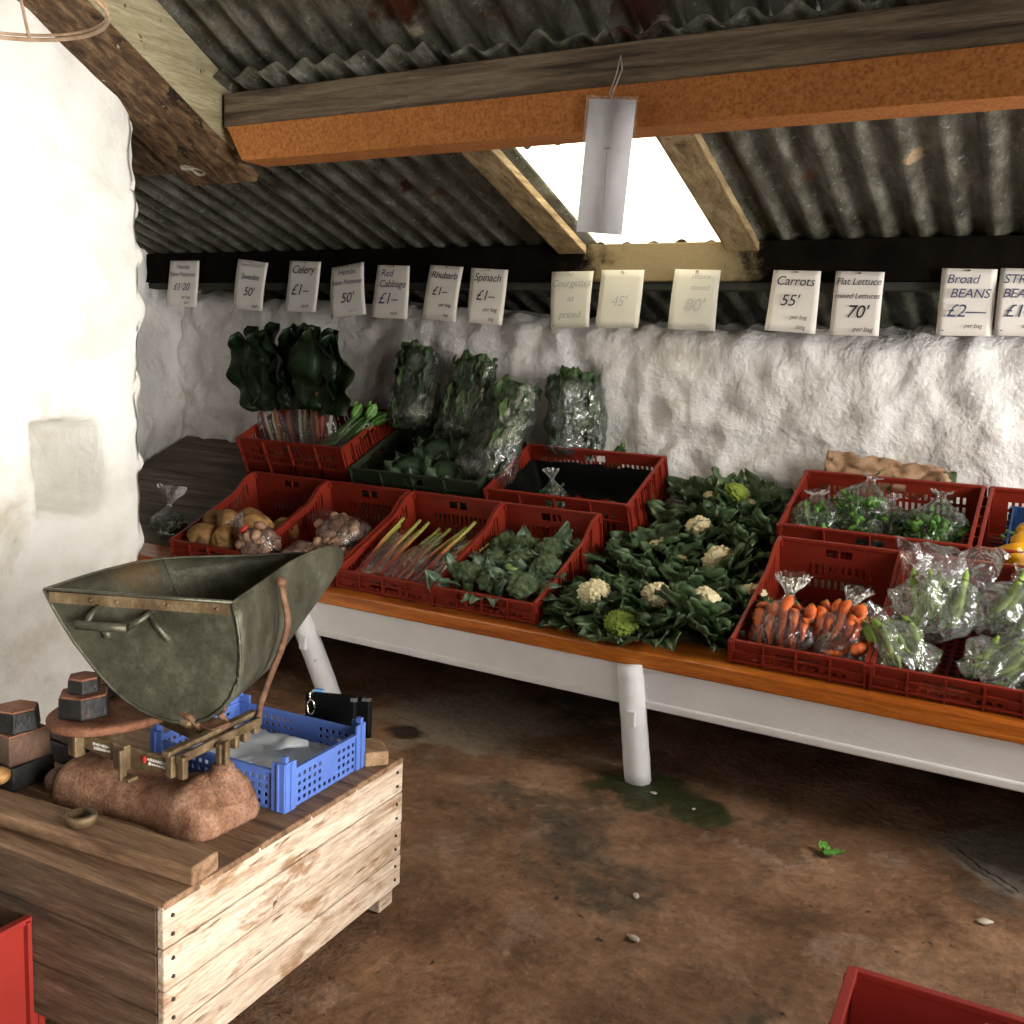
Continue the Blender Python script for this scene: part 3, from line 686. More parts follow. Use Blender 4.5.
leaf(q, (0, 0, 0), (0, 0, 1), (1, -.3, 0), .15, .07, .3, .1, 4); leaf(q, (.02, .01, 0), (-.3, 0, 1), (1, -.3, 0), .13, .06, .6, .12, 7); q.xform(C4 @ T(.015, .05, .01, 25, -22, 0))
tag(q.build('broccoli_leaf', L_BROC, None, origin=tuple(C4 @ V((.02, .05, .02))), solid=.001), 'grey-green broccoli leaves leaning over the left rim of the broccoli crate', 'leaves')

def potato(var):
    q = MB(); q.ico((0, 0, 0), (.062 + .006 * var, .054, .046), 4, lambda d: 1 + .10 * noise.noise(d * 1.6 + V((var * 3, 0, 0))) + .03 * noise.noise(d * 5))
    o = q.build('potato', POT, None, origin=(0, 0, 0)); o['category'] = 'potato'; return o
mk_pot = Maker(potato); GP = 'large potatoes in the left crate'
for i, (x, y, z, s, lb) in enumerate([(.125, .05, .062, 1.02, 'large pale potato at the front left corner of the potato crate'), (.10, .17, .065, 1.1, 'large potato in the left of the crate, behind the pale corner one'),
        (.215, .115, .085, 1.05, 'brown potato in the middle of the potato crate'), (.235, .045, .05, .85, 'small potato at the front rim of the potato crate'),
        (.335, .13, .075, 1.22, 'biggest dark-topped potato, right side of the potato crate'), (.20, .215, .07, .95, 'potato half hidden behind the middle one'),
        (.38, .25, .05, .85, 'small potato near the bags, back right of the potato crate'), (.15, .30, .045, .9, 'potato lying deep at the back of the potato crate')]):
    mk_pot(C1 @ T(x, y + .02, z + .02, 20 * i, 33 * i, 61 * i, s * 1.18), lb, GP, i % 3)

# bags ---------------------------------------------------------------
def bag(label, m, L, rx, ry, cat='bag', group=None, mat=FILM, neck=.78, flare=.42, crinkle=.12, seed=0, tie=None, n=44, mseg=54, fold=False, sag=0, name='plastic_bag'):
    q = MB(); rings = []
    for i in range(n + 1):
        t = i / n
        if fold: pr = (math.sin(math.pi * min(1, t * 1.15 + .04)) ** .5 if t < .8 else .62 - (t - .8) * .9)
        elif t < neck: pr = (max(.02, 1 - (1 - min(1, t / .14)) ** 2) ** .5) * (1 - .86 * sst(neck - .34, neck, t))
        else: pr = .14 + flare * sst(neck, 1, t)
        r = []
        for j in range(mseg):
            a = 2 * math.pi * j / mseg; cx, sy = math.cos(a), math.sin(a)
            k = noise.noise(V((cx * 1.8, sy * 1.8, t * 4 + seed * 7))) * 1.3 + .9 * (.35 - abs(noise.noise(V((cx * 3.5 + t * 4, sy * 3.5, t * 6 + seed * 3))))) + .5 * (.3 - abs(noise.noise(V((cx * 8, sy * 8 - t * 6, t * 9 + seed)))))
            k += (1.4 * noise.noise(V((cx * 6, sy * 6, t * 1.5 + seed))) if not fold and t > neck - .2 else 0)
            w = pr * (1 + crinkle * k)
            r.append(V((cx * rx * w, sy * ry * w * (1 if t < neck or fold else .6) - sag * t * t, t * L + crinkle * .05 * noise.noise(V((cx * 3, sy * 3, seed))))))
        rings.append(r)
    q.loft(rings, cap=False); q.xform(m)
    o = q.build(name, mat, None, origin=tuple(m.to_translation())); tag(o, label, cat, group)
    if tie:
        z = neck * L; t_ = MB(); t_.lathe([(.016 + rx * .04, z - .006), (.018 + rx * .04, z), (.016 + rx * .04, z + .006)], n=12); t_.xform(m)
        part(t_, 'tie', tie, o)
    return o
mk_spud = Maker(lambda v: (lambda o: (o.__setitem__('category', 'potato'), o)[1])(MB().ico((0, 0, 0), (.026, .021, .019), 3, lambda d: 1 + .12 * noise.noise(d * 1.7 + V((v, 0, 0)))).build('new_potato', POTS, None, origin=(0, 0, 0))))
def fill(mk, m, L, rx, ry, n, label, group, sep, seed=0, vars_=2, sc=(.85, 1.15)):
    rg = random.Random(seed); got = []; tries = 0
    while len(got) < n and tries < 6000:
        tries += 1; x, y, z = rg.uniform(-1, 1), rg.uniform(-1, 1), rg.uniform(.08, .62)
        if x * x + y * y > .78: continue
        p = V((x * rx * .88, y * ry * .88, z * L))
        if any((p - g).length < sep for g in got): continue
        got.append(p)
        mk(m @ T(*p, rg.uniform(0, 360), rg.uniform(0, 360), rg.uniform(0, 360), rg.uniform(*sc)), label, group, len(got) % vars_)
bags2 = [(.055, .07, .055, 78, 25, .17, .085, .065, 20, '', 'bag of small potatoes with a red tie leaning on the big potatoes', REDTAPE),
         (.20, .08, .055, -84, -10, .18, .08, .055, 20, 'b', 'bag of small potatoes lying at the front of its crate', None),
         (.27, .27, .085, -80, 62, .27, .10, .075, 40, 'c', 'largest bag of pinkish small potatoes, at the back of its crate', None),
         (.31, .12, .055, -84, 40, .19, .075, .055, 18, 'd', 'bag of small potatoes at the front right of its crate', None)]
for i, (x, y, z, rx_, rz_, L, a, c, n, _, lb, tie) in enumerate(bags2):
    m = C2 @ T(x, y, z) @ Euler((0, 0, R(rz_))).to_matrix().to_4x4() @ Euler((R(-64 if i == 0 else -84), 0, 0)).to_matrix().to_4x4() @ T(0, 0, -L * .4) if i else C2 @ T(.045, .07, .045, 20, -30, 0)
    bag(lb, m, L * 1.35 if i else .21, a, c, 'bag', 'bags of small potatoes', seed=i + 1, tie=tie, neck=.74 if i else .72)
    fill(mk_spud, m, L * 1.35 if i else .21, a, c, n, 'small potato, ' + lb, 'potatoes, ' + lb, .033, i)

# rhubarb
def stick(v):
    q = MB(); n = 8; L = .34 + .03 * v
    q.tube([(.004 * math.sin(i * .9 + v), .004 * math.cos(i * .7), L * i / n) for i in range(n + 1)], [.0115 - .003 * i / n for i in range(n + 1)], 8, flat=.7, rib=[0, 0, 0, .15, .3, .55, .8, 1, 1])
    o = q.build('rhubarb_stick', RHUB, None, origin=(0, 0, 0)); o['category'] = 'rhubarb'; return o
mk_rh = Maker(stick); rg = random.Random(3)
for k, (bx, by, bz, yaw, n, lb) in enumerate([(.10, .045, .035, -4, 6, 'left bag of rhubarb sticks in its crate'), (.22, .04, .04, 2, 6, 'middle bag of rhubarb sticks in its crate'), (.335, .045, .035, 6, 5, 'right bag of rhubarb sticks, partly under broccoli leaves')]):
    m = C3 @ T(bx, by, bz, 0, 0, -yaw) @ T(0, 0, 0, -76)
    for i in range(n):
        mk_rh(m @ T((i - n / 2 + .5) * .022, rg.uniform(-.018, .02), rg.uniform(-.01, .02), rg.uniform(-2, 3), rg.uniform(-4, 4), rg.uniform(0, 90)), 'rhubarb stick in the ' + lb, 'rhubarb sticks in the ' + lb, i % 2)
    bag(lb, m @ T(0, 0, -.02), .32, .068, .038, 'bag', 'bags of rhubarb', seed=20 + k, neck=.9, crinkle=.2, fold=True)

# carrots
def carrot(v):
    q = MB(); L = .125 + .015 * v; n = 9
    q.tube([(.004 * math.sin(i * .8 + v * 2), .003 * math.cos(i), L * i / n) for i in range(n + 1)], [(.002 + .0195 * (i / n) ** .55 * (1 + .04 * math.sin(i * 3))) * (1 if i < n else .45) for i in range(n + 1)], 12)
    o = q.build('carrot', CARROT, None, origin=(0, 0, 0)); o['category'] = 'carrot'
    c = MB(); c.lathe([(.013, L - .002), (.008, L + .003), (.004, L + .008)], n=8); part(c, 'crown', CARTOP, o); return o
mk_car = Maker(carrot); rg = random.Random(9)
for k, (bx, by, bz, rx_, yaw, n, L, a, lb) in enumerate([(.125, .05, .050, -58, 4, 14, .22, .09, 'left bag of carrots, its top twisted'), (.275, .085, .055, -54, -10, 12, .17, .075, 'right bag of short carrots'), (.235, .075, .03, -84, -80, 5, .17, .05, 'front bag of carrots under the other two')]):
    m = C5 @ T(bx, by, bz, 0, 0, yaw) @ T(0, 0, 0, rx_)
    for i in range(n):
        c = i % 5; r_ = i // 5
        mk_car(m @ T((c - 2) * a * .36, (r_ - .9) * .032, .012 + rg.uniform(0, .02), rg.uniform(-3, 3), (c - 2) * 2.2 + rg.uniform(-3, 3), rg.uniform(0, 360), .9), 'orange carrot inside the ' + lb, 'carrots in the ' + lb, i % 3)
    bag(lb, m @ T(0, 0, -.012), L + .06, a, .052, 'bag', 'bags of carrots', seed=30 + k, neck=.72, flare=.42, crinkle=.22)

# broad beans
def pod(v):
    q = MB(); L = .12 + .015 * v; n = 16
    q.tube([(.02 * (i / n - .5) ** 2 * 3, 0, L * i / n) for i in range(n + 1)], [max(.002, .0125 * math.sin(math.pi * (i / n * .94 + .03)) ** .5 * (1 + .13 * math.sin(i * 2.4))) for i in range(n + 1)], 10, flat=.8)
    o = q.build('bean_pod', POD, None, origin=(0, 0, 0)); o['category'] = 'bean'
    s = MB(); s.tube([(.014, 0, -.012), (.015, 0, .004)], [.002, .003], 6); part(s, 'stem', STEMG, o); return o
mk_pod = Maker(pod)
for k, (bx, by, bz, rx_, yaw, n, L, a, c_, lb) in enumerate([(.10, .06, .05, -74, 38, 26, .26, .075, .05, 'front left bag of broad bean pods'), (.27, .06, .055, -80, -38, 28, .30, .085, .05, 'front right bag of broad bean pods'),
        (.12, .22, .10, -56, -2, 28, .30, .09, .055, 'tall bag of broad beans standing at the back left'), (.29, .25, .11, -64, -30, 28, .32, .10, .055, 'bag of broad beans reaching over the right rim')]):
    m = C6 @ T(bx, by, bz, 0, 0, yaw) @ T(0, 0, 0, rx_); rg = random.Random(k + 50)
    for i in range(n):
        mk_pod(m @ T(rg.uniform(-.7, .7) * a, rg.uniform(-.5, .5) * c_, rg.uniform(.02, .07), rg.uniform(-12, 12), rg.uniform(-28, 28), rg.uniform(0, 360)), 'green broad bean pod inside the ' + lb, 'pods in the ' + lb, i % 3)
    bb = bag(lb, m @ T(0, 0, -.02), L * .92, a * 1.2, c_ * 1.25, 'bag', 'bags of broad beans', mat=FILM2, seed=40 + k, fold=True, crinkle=.42, n=54, mseg=64)
    ms = MB(); sw = (-.7, .8, .1, .5)[k]
    def mouth(u, v):
        p = V((u * a * (1.1 + .7 * v) + sw * .10 * v, c_ * (1.0 - .7 * v) + .045 * noise.noise(V((u * 1.6, v * 2, k * 5))) + .05 * (.35 - abs(noise.noise(V((u * 3 + v * 2, v * 2.5, k * 9))))) - .05 * v * v, (.56 + .40 * v) * L + .03 * noise.noise(V((u * 3, v * 2, k)))))
        return m @ p
    grid(ms, mouth, lin(-1, 1, 46), lin(0, 1, 30)); ms.build('bag_mouth', FILM2, bb, origin=tuple(bb.location))

# salad bags in B3
def tuft(m, n, L, W, mat, name, label, cat, spread, seed, flat=.7, up=.6):
    q = MB(); rg = random.Random(seed)
    for k in range(n):
        a = rg.uniform(0, 6.283); r = rg.uniform(0, 1) ** .6; dr = V((math.cos(a), math.sin(a), 0))
        b = V((math.cos(a) * r * spread[0], math.sin(a) * r * spread[1], rg.uniform(0, spread[2])))
        leaf(q, b, dr * rg.uniform(.2, 1) + V((0, 0, up * rg.uniform(.2, 1.6))), V((rg.uniform(-1, 1), rg.uniform(-1, 1), 1)), L * rg.uniform(.7, 1.2), W * rg.uniform(.7, 1.2), rg.uniform(-1.2, 1.2), .3, k + seed, n=6, cup=.3)
    q.xform(m); o = q.build(name, mat, None, origin=tuple(m.to_translation()), solid=.0006); tag(o, label, cat, kind='stuff'); return o
for k, (x, y, z, a, L, mt, wh, yaw) in enumerate([(.10, .11, .045, .095, .24, L_SALAD, 'left end of the back crate', 10), (.21, .20, .06, .09, .24, L_SALAD, 'left middle of the back crate', -15),
        (.34, .16, .04, .09, .24, L_DARK, 'centre of the back crate', 12), (.47, .13, .05, .085, .25, L_SALAD, 'right part of the back crate', -8)]):
    m = B3 @ T(x, y - .05, z, 0, 0, yaw) @ T(0, 0, 0, (-52, -40, -60, -34)[k])
    col = 'dark red and green' if mt is L_DARK else 'bright green'
    tuft(m @ T(0, 0, .02), 90, .055, .042, mt, 'salad_leaves', '%s salad leaves bagged at the %s' % (col, wh), 'salad', (a * .85, .055, .12), 60 + k)
    bag('clear bag of %s salad at the %s' % (col, wh), m, L, a, .065, 'bag', 'bags of salad', seed=60 + k, neck=(.93, .95, .9, .93)[k], flare=.3, crinkle=.24)

# two small bags in the dark lined crate
for k, (x, y, rz_, lb) in enumerate([(.24, .10, 15, 'upright bag of greens inside the dark-lined crate'), (.42, .10, -60, 'flat shiny bag of greens lying in the dark-lined crate')]):
    m = B2 @ T(x, y, .04, 0, 0, rz_) @ T(0, 0, 0, -20 if k == 0 else -80)
    tuft(m @ T(0, 0, .01), 16, .05, .04, L_SPIN, 'salad_leaves', 'dark green leaves in the ' + lb, 'leaves', (.035, .025, .07), 80 + k)
    bag(lb, m, .19, .055, .045, 'bag', 'bags in the dark-lined crate', seed=80 + k, crinkle=.2)

# yellow squashes and punnet
pn = crate('punnet', 'punnet', .34, .24, .12, .12, NAVY, lip=.006, levels=(0, .01, .03, .04, .06, .07, .09, .1), slotrows=(1, 3, 5)); pn.matrix_world = B4 @ T(.075, .04, .06); tag(pn, 'navy blue slotted punnet holding yellow squashes', 'punnet')
def squash(v):
    q = MB(); q.ico((0, 0, 0), (.05, .042, .04), 4, lambda d: 1 + .35 * max(0, d.x) ** 6 + .03 * math.cos(math.atan2(d.y, d.z) * 6))
    o = q.build('yellow_squash', YEL, None, origin=(0, 0, 0)); o['category'] = 'squash'
    s = MB(); s.tube([(-.045, 0, 0), (-.06, 0, .004), (-.078, 0, .015)], [.012, .006, .007], 7); part(s, 'stem', STEMG, o); return o
mk_sq = Maker(squash)
for i, (x, y, z, r_, lb) in enumerate([(.11, .13, .165, 20, 'yellow squash at the back of the blue punnet'), (.10, .06, .165, -10, 'yellow squash in the middle of the blue punnet'), (.085, -.005, .165, 175, 'pointed yellow squash at the front of the blue punnet'), (.22, .10, .16, 60, 'yellow squash at the right of the blue punnet')]):
    mk_sq(B4 @ T(x + .03, y + .03, z, 0, 0, r_), lb, 'yellow squashes', i % 1)

# crumpled printed paper behind the salad crate
q = MB(); grid(q, lambda u, v: V((-.80 + u * .46, 3.80 + .05 * v + .03 * fbm((u * 3, v * 2, 0), 2), .865 + .15 * v * (1 - .25 * u) + .025 * fbm((u * 3, v, 4), 2.2))), lin(0, 1, 40), lin(0, 1, 14))
tag(q.build('paper_sack', BROWNP, None, origin=(-.58, 3.8, .82), solid=.002), 'crumpled brown printed paper sack between the salad crate and the wall', 'paper')

# chard bunches
def chard(v):
    cols = [(.55, .05, .03), (.62, .16, .05), (.60, .42, .14), (.62, .55, .42)]
    root = empty('chard_stalk', (0, 0, 0), 'x', 'chard'); q = MB()
    q.tube([(0, .004 * math.sin(i), .25 * i / 8) for i in range(9)], [.010 - .0035 * i / 8 for i in range(9)], 8, flat=.6)
    part(q, 'stem', CH[v % 4], root)
    l = MB(); leaf(l, (0, 0, .19), (0, .05, 1), (0, -1, 0), .29, .18, .3 * (1 if v % 2 else -1), .22, v * 3, n=26, cup=.22, ribw=.03, tipw=.2); part(l, 'leaf_blade', L_CHARD, root, solid=.001)
    return root
CH = [M('chard_stem_%s' % n_, [tuple(x * .7 for x in c), c], 20, .4, .2, 60) for n_, c in (('red', (.42, .035, .02)), ('orange', (.5, .12, .04)), ('yellow', (.48, .36, .12)), ('cream', (.5, .45, .33)))]
mk_ch = Maker(chard); rg = random.Random(12)
for k, (x, n, tip, wh) in enumerate([(.09, 4, -10, 'left bunch by the end wall'), (.24, 4, -1, 'middle bunch'), (.36, 4, 5, 'right bunch')]):
    m = B0 @ T(x, .12, .02, -16, tip)
    for i in range(n):
        v = (i * 3 + k) % 4
        mk_ch(m @ T((i - n / 2 + .5) * .021, rg.uniform(-.015, .02), rg.uniform(-.02, .03), rg.uniform(-6, 4), (i - n / 2 + .5) * 3.2 + rg.uniform(-3, 3), rg.uniform(-35, 35), 1.32), '%s-stemmed dark chard stalk in the %s' % (('red', 'orange', 'yellow', 'cream')[v], wh), 'chard stalks in the ' + wh, v)
    bag('clear sleeve around the stems of the %s of chard' % wh, m @ T(0, 0, -.02), .36, .085, .05, 'bag', 'sleeves of chard', seed=90 + k, fold=True, crinkle=.2)

# tall spinach bags
for k, (b0, b1, a, wh) in enumerate([((-2.60, 3.66, .98), (-2.69, 3.84, 1.36), .115, 'leftmost, upright against the wall'), ((-2.34, 3.66, .95), (-2.37, 3.84, 1.32), .105, 'second from left, upright against the wall'),
        ((-2.11, 3.47, .80), (-2.12, 3.83, 1.24), .125, 'largest, slumping forward over the dark green tray'), ((-1.83, 3.80, .90), (-1.895, 3.87, 1.27), .128, 'rightmost, standing behind the dark-lined crate')]):
    b0 = V(b0); b1 = V(b1); d = (b1 - b0); L = d.length
    rot = d.to_track_quat('Z', 'Y').to_matrix().to_4x4(); m = Matrix.Translation(b0) @ rot
    q = MB(); rg = random.Random(300 + k)
    for i in range(64):
        an = rg.uniform(0, 6.283); dr = V((math.cos(an), math.sin(an) * .72, 0)); z = rg.uniform(-.02, .66) * L
        tg = V((-dr.y, dr.x, 0)) * rg.uniform(-.9, .9)
        leaf(q, dr * a * rg.uniform(.48, .62) + V((0, 0, z)), tg + V((0, 0, 1)), dr, rg.uniform(.10, .14), rg.uniform(.09, .12), .15, .12, i, n=7, ribw=.03, tipw=.7)
    for i in range(9):
        an = i * .7; dr = V((math.cos(an), math.sin(an) * .7, 0))
        leaf(q, dr * .035 + V((0, 0, L * .68)), dr * .22 + V((0, 0, 1)), -dr, rg.uniform(.10, .14), rg.uniform(.08, .11), rg.uniform(-1.2, -.2), .3, i + 60, n=9, ribw=.03, tipw=.8)
    q.xform(m); o = q.build('spinach_leaves', L_SPIN, None, origin=tuple(b0), solid=.0008); tag(o, 'green spinach leaves packed in the bag that is %s' % wh, 'spinach', kind='stuff')
    bag('clear bag of spinach, %s' % wh, m @ T(0, 0, -.01), L * .92, a * .96, a * .70, 'bag', 'tall spinach bags', mat=FILM3, seed=100 + k, neck=1.2, crinkle=.20)
# stray courgette end
q = MB(); q.tube([(-1.70, 3.80, .83), (-1.66, 3.82, .90), (-1.635, 3.83, .955)], [.028, .030, .022], 12); o = q.build('courgette', M('courgette_skin', [(.01, .03, .008), (.025, .06, .012)], 20, .35), None, origin=(-1.69, 3.8, .85)); tag(o, 'dark green courgette poking up behind the red crate, by the rightmost spinach bag', 'courgette')
s = MB(); s.tube([(-1.635, 3.83, .955), (-1.63, 3.83, .975)], [.012, .010], 7); part(s, 'stem', STEMG, o)

# cabbages in the green tray
def cabbage(v):
    root = empty('cabbage', (0, 0, 0), 'x', 'cabbage'); q = MB()
    q.ico((0, 0, .065), (.075, .075, .065), 4, lambda d: 1 + .04 * noise.noise(d * 3 + V((v, 0, 0))) + .03 * abs(noise.noise(d * 8))); part(q, 'heart', CABB, root)
    l = MB()
    for k in range(7):
        a = k * .9; dr = V((math.cos(a), math.sin(a), 0)); leaf(l, dr * .03 + V((0, 0, .0)), dr + V((0, 0, .35)), -dr * .5 + V((0, 0, 1)), .17, .14, 1.5, .08, k, cup=.5)
    part(l, 'outer_leaves', CABB, root, solid=.001); return root
mk_cab = Maker(cabbage)
for i, (x, y, z, lb) in enumerate([(.24, .11, .01, 'front left in the dark green tray'), (.30, .26, .03, 'back left in the dark green tray'), (.40, .11, .01, 'front middle in the dark green tray'), (.45, .27, .02, 'back middle, under the upright bags'), (.56, .24, .01, 'right end, under the slumping spinach bag')]):
    mk_cab(DK @ T(x, y, z, 8 * i, -6 * i, 70 * i), 'dark green savoy cabbage, ' + lb, 'cabbages in the dark green tray', i % 2)
q = MB(); q.box((0, 0, 0), (.016, .010, .002)); q.xform(DK @ T(.50, .155, .155, 40, 0, 20)); tag(q.build('price_sticker', YTAG, None, origin=tuple(DK @ V((.5, .155, .155)))), 'tiny yellow sticker on the film beside the cabbages', 'sticker')
# celery
def celery(v):
    q = MB()
    for i in range(6):
        a = i * 1.05; o_ = V((math.cos(a) * .018, math.sin(a) * .014, 0))
        q.tube([o_ * (1 + .5 * t / 6) + V((0, 0, .30 * t / 6)) for t in range(7)], [.013, .012, .011, .010, .008, .006, .005], 7, rib=[0, 0, 0, .2, .5, .8, 1])
    o = q.build('celery', CELERY, None, origin=(0, 0, 0)); o['category'] = 'celery'
    l = MB()
    for i in range(6): leaf(l, (.02 * math.cos(i), .02 * math.sin(i), .28), (.3 * math.cos(i), .3 * math.sin(i), 1), (math.sin(i), math.cos(i), .2), .08, .05, .5, .3, i, n=5)
    part(l, 'leaves', L_SALAD, o, solid=.0006); return o
mk_cel = Maker(celery)
for i, (x, rz_, lb) in enumerate([(.44, 38, 'left of the two celery heads beside the chard'), (.53, 34, 'right of the two celery heads, next to the dark green tray')]):
    m = B0 @ T(x - .05, .03, .07, 0, 0, -rz_) @ T(0, 0, 0, -60)
    mk_cel(m, 'bagged green celery head, ' + lb, 'celery heads', 0)
    bag('clear sleeve around the ' + lb, m @ T(0, 0, -.01), .28, .05, .04, 'bag', 'celery sleeves', seed=120 + i, fold=True, crinkle=.2)
# knotted bag at the far left of the bench
m = T(-3.43, 2.99, bench_z(2.99) + .01, -10, 0, 0)
tuft(m, 26, .05, .03, L_DARK, 'herb_leaves', 'dark herbs in the small bag left of the potato crate', 'herbs', (.06, .05, .06), 130)
bag('small knotted bag of dark herbs on the bench left of the potato crate', m, .22, .085, .065, 'bag', seed=131, neck=.6, flare=.8)

# ------------------------------------------------------------------ price tags
def lettering(parent, lines, m, w, h):
    for (txt, u, v, size, mat, sh) in lines:
        cu = bpy.data.curves.new('writing', 'FONT'); cu.body = txt; cu.size = size * h; cu.shear = sh; cu.align_x = 'CENTER'; cu.align_y = 'CENTER'
        cu.offset = -.0001 * 0; cu.resolution_u = 3; cu.space_character = .95
        tmp = bpy.data.objects.new('writing', cu); COL.objects.link(tmp); bpy.context.view_layer.update()
        me = bpy.data.meshes.new_from_object(tmp); bpy.data.objects.remove(tmp)
        xs = [q.co.x for q in me.vertices]; wid = max(xs) - min(xs) if xs else 1; k = min(1, .92 * w / max(wid, 1e-6))
        loc = m @ V(((u - .5) * w, -.0022, (v - .5) * h))
        mm = m.to_3x3()
        for q in me.vertices: q.co = V(loc) + mm @ V((q.co.x * k, 0, q.co.y * k)) - V(parent.location)
        me.materials.clear(); me.materials.append(mat)
        o = bpy.data.objects.new('writing', me); COL.objects.link(o); o.parent = parent
TAGS = [
 ([(-4.143,1.731),(-3.934,1.729),(-3.942,1.496),(-4.160,1.504)], PAPER, 'Leftmost price tag, first new potatoes at 1.20, by the end wall', [('Hembs', .5, .86, .16, INKB), ('New Potatoes', .5, .70, .15, INKB), ('£1·20', .5, .42, .24, INKB), ('per bag', .68, .20, .10, INKB), ('each', .72, .08, .09, INKB)]),
 ([(-3.665,1.735),(-3.467,1.714),(-3.485,1.482),(-3.678,1.494)], PAPER, 'price tag reading Swedes 50, second from the left', [('New Season', .5, .90, .13, INKF), ('Swedes', .5, .66, .18, INKB), ("50'", .5, .36, .26, INK), ('each', .75, .10, .10, INK)]),
 ([(-3.328,1.722),(-3.137,1.715),(-3.145,1.482),(-3.343,1.484)], PAPER, 'price tag reading Celery, third from the left', [('Celery', .5, .82, .24, INK), ('£1–', .45, .42, .32, INK), ('each', .68, .12, .12, INK)]),
 ([(-3.071,1.687),(-2.885,1.712),(-2.855,1.477),(-3.060,1.460)], PAPER, 'tilted new potatoes price tag with 50 on it', [('Hembs', .5, .86, .17, INKB), ('New Potatoes', .5, .66, .17, INKB), ("50'", .5, .34, .30, INKB), ('per lb', .68, .08, .09, INKF)]),
 ([(-2.805,1.698),(-2.629,1.692),(-2.621,1.459),(-2.827,1.464)], PAPER, 'price tag reading Red Cabbage', [('Red', .35, .84, .2, INKB), ('Cabbage', .55, .64, .2, INKB), ('£1–', .45, .36, .32, INKB), ('each', .68, .1, .1, INK)]),
 ([(-2.517,1.695),(-2.346,1.685),(-2.362,1.450),(-2.540,1.464)], PAPER, 'price tag reading Rhubarb', [('Rhubarb', .5, .82, .19, INK), ('£1–', .42, .52, .24, INK), ('per bag', .65, .28, .1, INK), ('bag', .72, .1, .09, INK), ('.', .1, .1, .2, INK)]),
 ([(-2.306,1.681),(-2.124,1.671),(-2.136,1.442),(-2.311,1.451)], PAPER, 'price tag reading Spinach', [('Spinach', .5, .83, .21, INK), ('£1–', .48, .50, .28, INK), ('per bag', .65, .26, .11, INK), ('bag', .70, .09, .09, INK), ('.', .12, .1, .2, INK)]),
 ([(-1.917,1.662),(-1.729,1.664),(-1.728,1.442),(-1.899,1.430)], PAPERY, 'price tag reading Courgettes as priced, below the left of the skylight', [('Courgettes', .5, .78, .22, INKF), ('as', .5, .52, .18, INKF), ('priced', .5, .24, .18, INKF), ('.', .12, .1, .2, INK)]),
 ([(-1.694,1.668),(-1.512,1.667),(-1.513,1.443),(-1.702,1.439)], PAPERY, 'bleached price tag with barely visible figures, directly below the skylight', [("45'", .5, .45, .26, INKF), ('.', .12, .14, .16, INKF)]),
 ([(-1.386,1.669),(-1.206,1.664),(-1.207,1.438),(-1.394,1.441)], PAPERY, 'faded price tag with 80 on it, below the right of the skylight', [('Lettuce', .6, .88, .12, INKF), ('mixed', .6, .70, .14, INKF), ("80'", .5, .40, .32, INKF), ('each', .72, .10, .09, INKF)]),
 ([(-1.008,1.663),(-.838,1.658),(-.835,1.436),(-1.019,1.446)], PAPER, 'price tag reading Carrots 55', [('Carrots', .5, .82, .22, INK), ("55'", .42, .50, .28, INK), ('per bag', .66, .24, .1, INK), ('500g', .72, .07, .09, INK)]),
 ([(-.786,1.658),(-.622,1.653),(-.618,1.434),(-.786,1.434)], PAPER, 'price tag reading Flat Lettuce, mixed lettuces, 70', [('Flat Lettuce', .5, .83, .22, INK), ('mixed Lettuces', .5, .61, .2, INK), ("70'", .52, .36, .30, INK), ('per bag', .68, .10, .11, INK)]),
 ([(-.440,1.665),(-.271,1.660),(-.266,1.443),(-.436,1.442)], PAPER, 'price tag reading Broad BEANS, second from the right edge', [('Broad', .40, .83, .2, INKB), ('BEANS', .55, .62, .2, INKB), ('£2—', .5, .36, .28, INKB), ('per bag', .66, .15, .09, INK), ('.', .12, .12, .2, INK)]),
 ([(-.262,1.664),(-.102,1.659),(-.095,1.444),(-.260,1.446)], PAPER, 'price tag of the string beans, cut by the right edge', [('STRING', .5, .83, .2, INKB), ('BEANS', .45, .62, .2, INKB), ('£1—', .5, .36, .28, INKB), ('per bag', .66, .15, .09, INK), ('.', .12, .12, .2, INK)]),
]
for i, (c, mt, lb, lines) in enumerate(TAGS):
    tl, tr_, br_, bl = [V((x, 3.655, z)) for x, z in c]
    bl.y -= .018; br_.y -= .014 + .006 * (i % 3)
    q = MB(); n = 8; rows = [[tl.lerp(bl, v / n).lerp(tr_.lerp(br_, v / n), u / n) + V((0, -.006 * math.sin(math.pi * v / n) * (1 if i % 2 else -.4), 0)) for v in range(n + 1)] for u in range(n + 1)]
    q.loft(rows, closed=False, cap=False)
    cc = (tl + tr_ + br_ + bl) / 4; o = q.build('price_tag', mt, None, origin=tuple(cc), solid=.0012); tag(o, lb[0].lower() + lb[1:], 'price tag', 'price tags hanging from the dark eave beam')
    ex = ((tr_ - tl) + (br_ - bl)).normalized(); ez = ((tl - bl) + (tr_ - br_)).normalized(); ey = ez.cross(ex)
    m = Matrix((ex, ey, ez)).transposed().to_4x4(); m = Matrix.Translation(cc + ey * -.0065) @ m
    lettering(o, [(a, b, c_, d * .95, e, .22) for a, b, c_, d, e in lines], m, (tr_ - tl).length, (tl - bl).length)
    pin = MB(); pin.box((tl + tr_) / 2 + V((0, .013, -.006)), (.010, .040, .006)); part(pin, 'pin', STEEL, o)

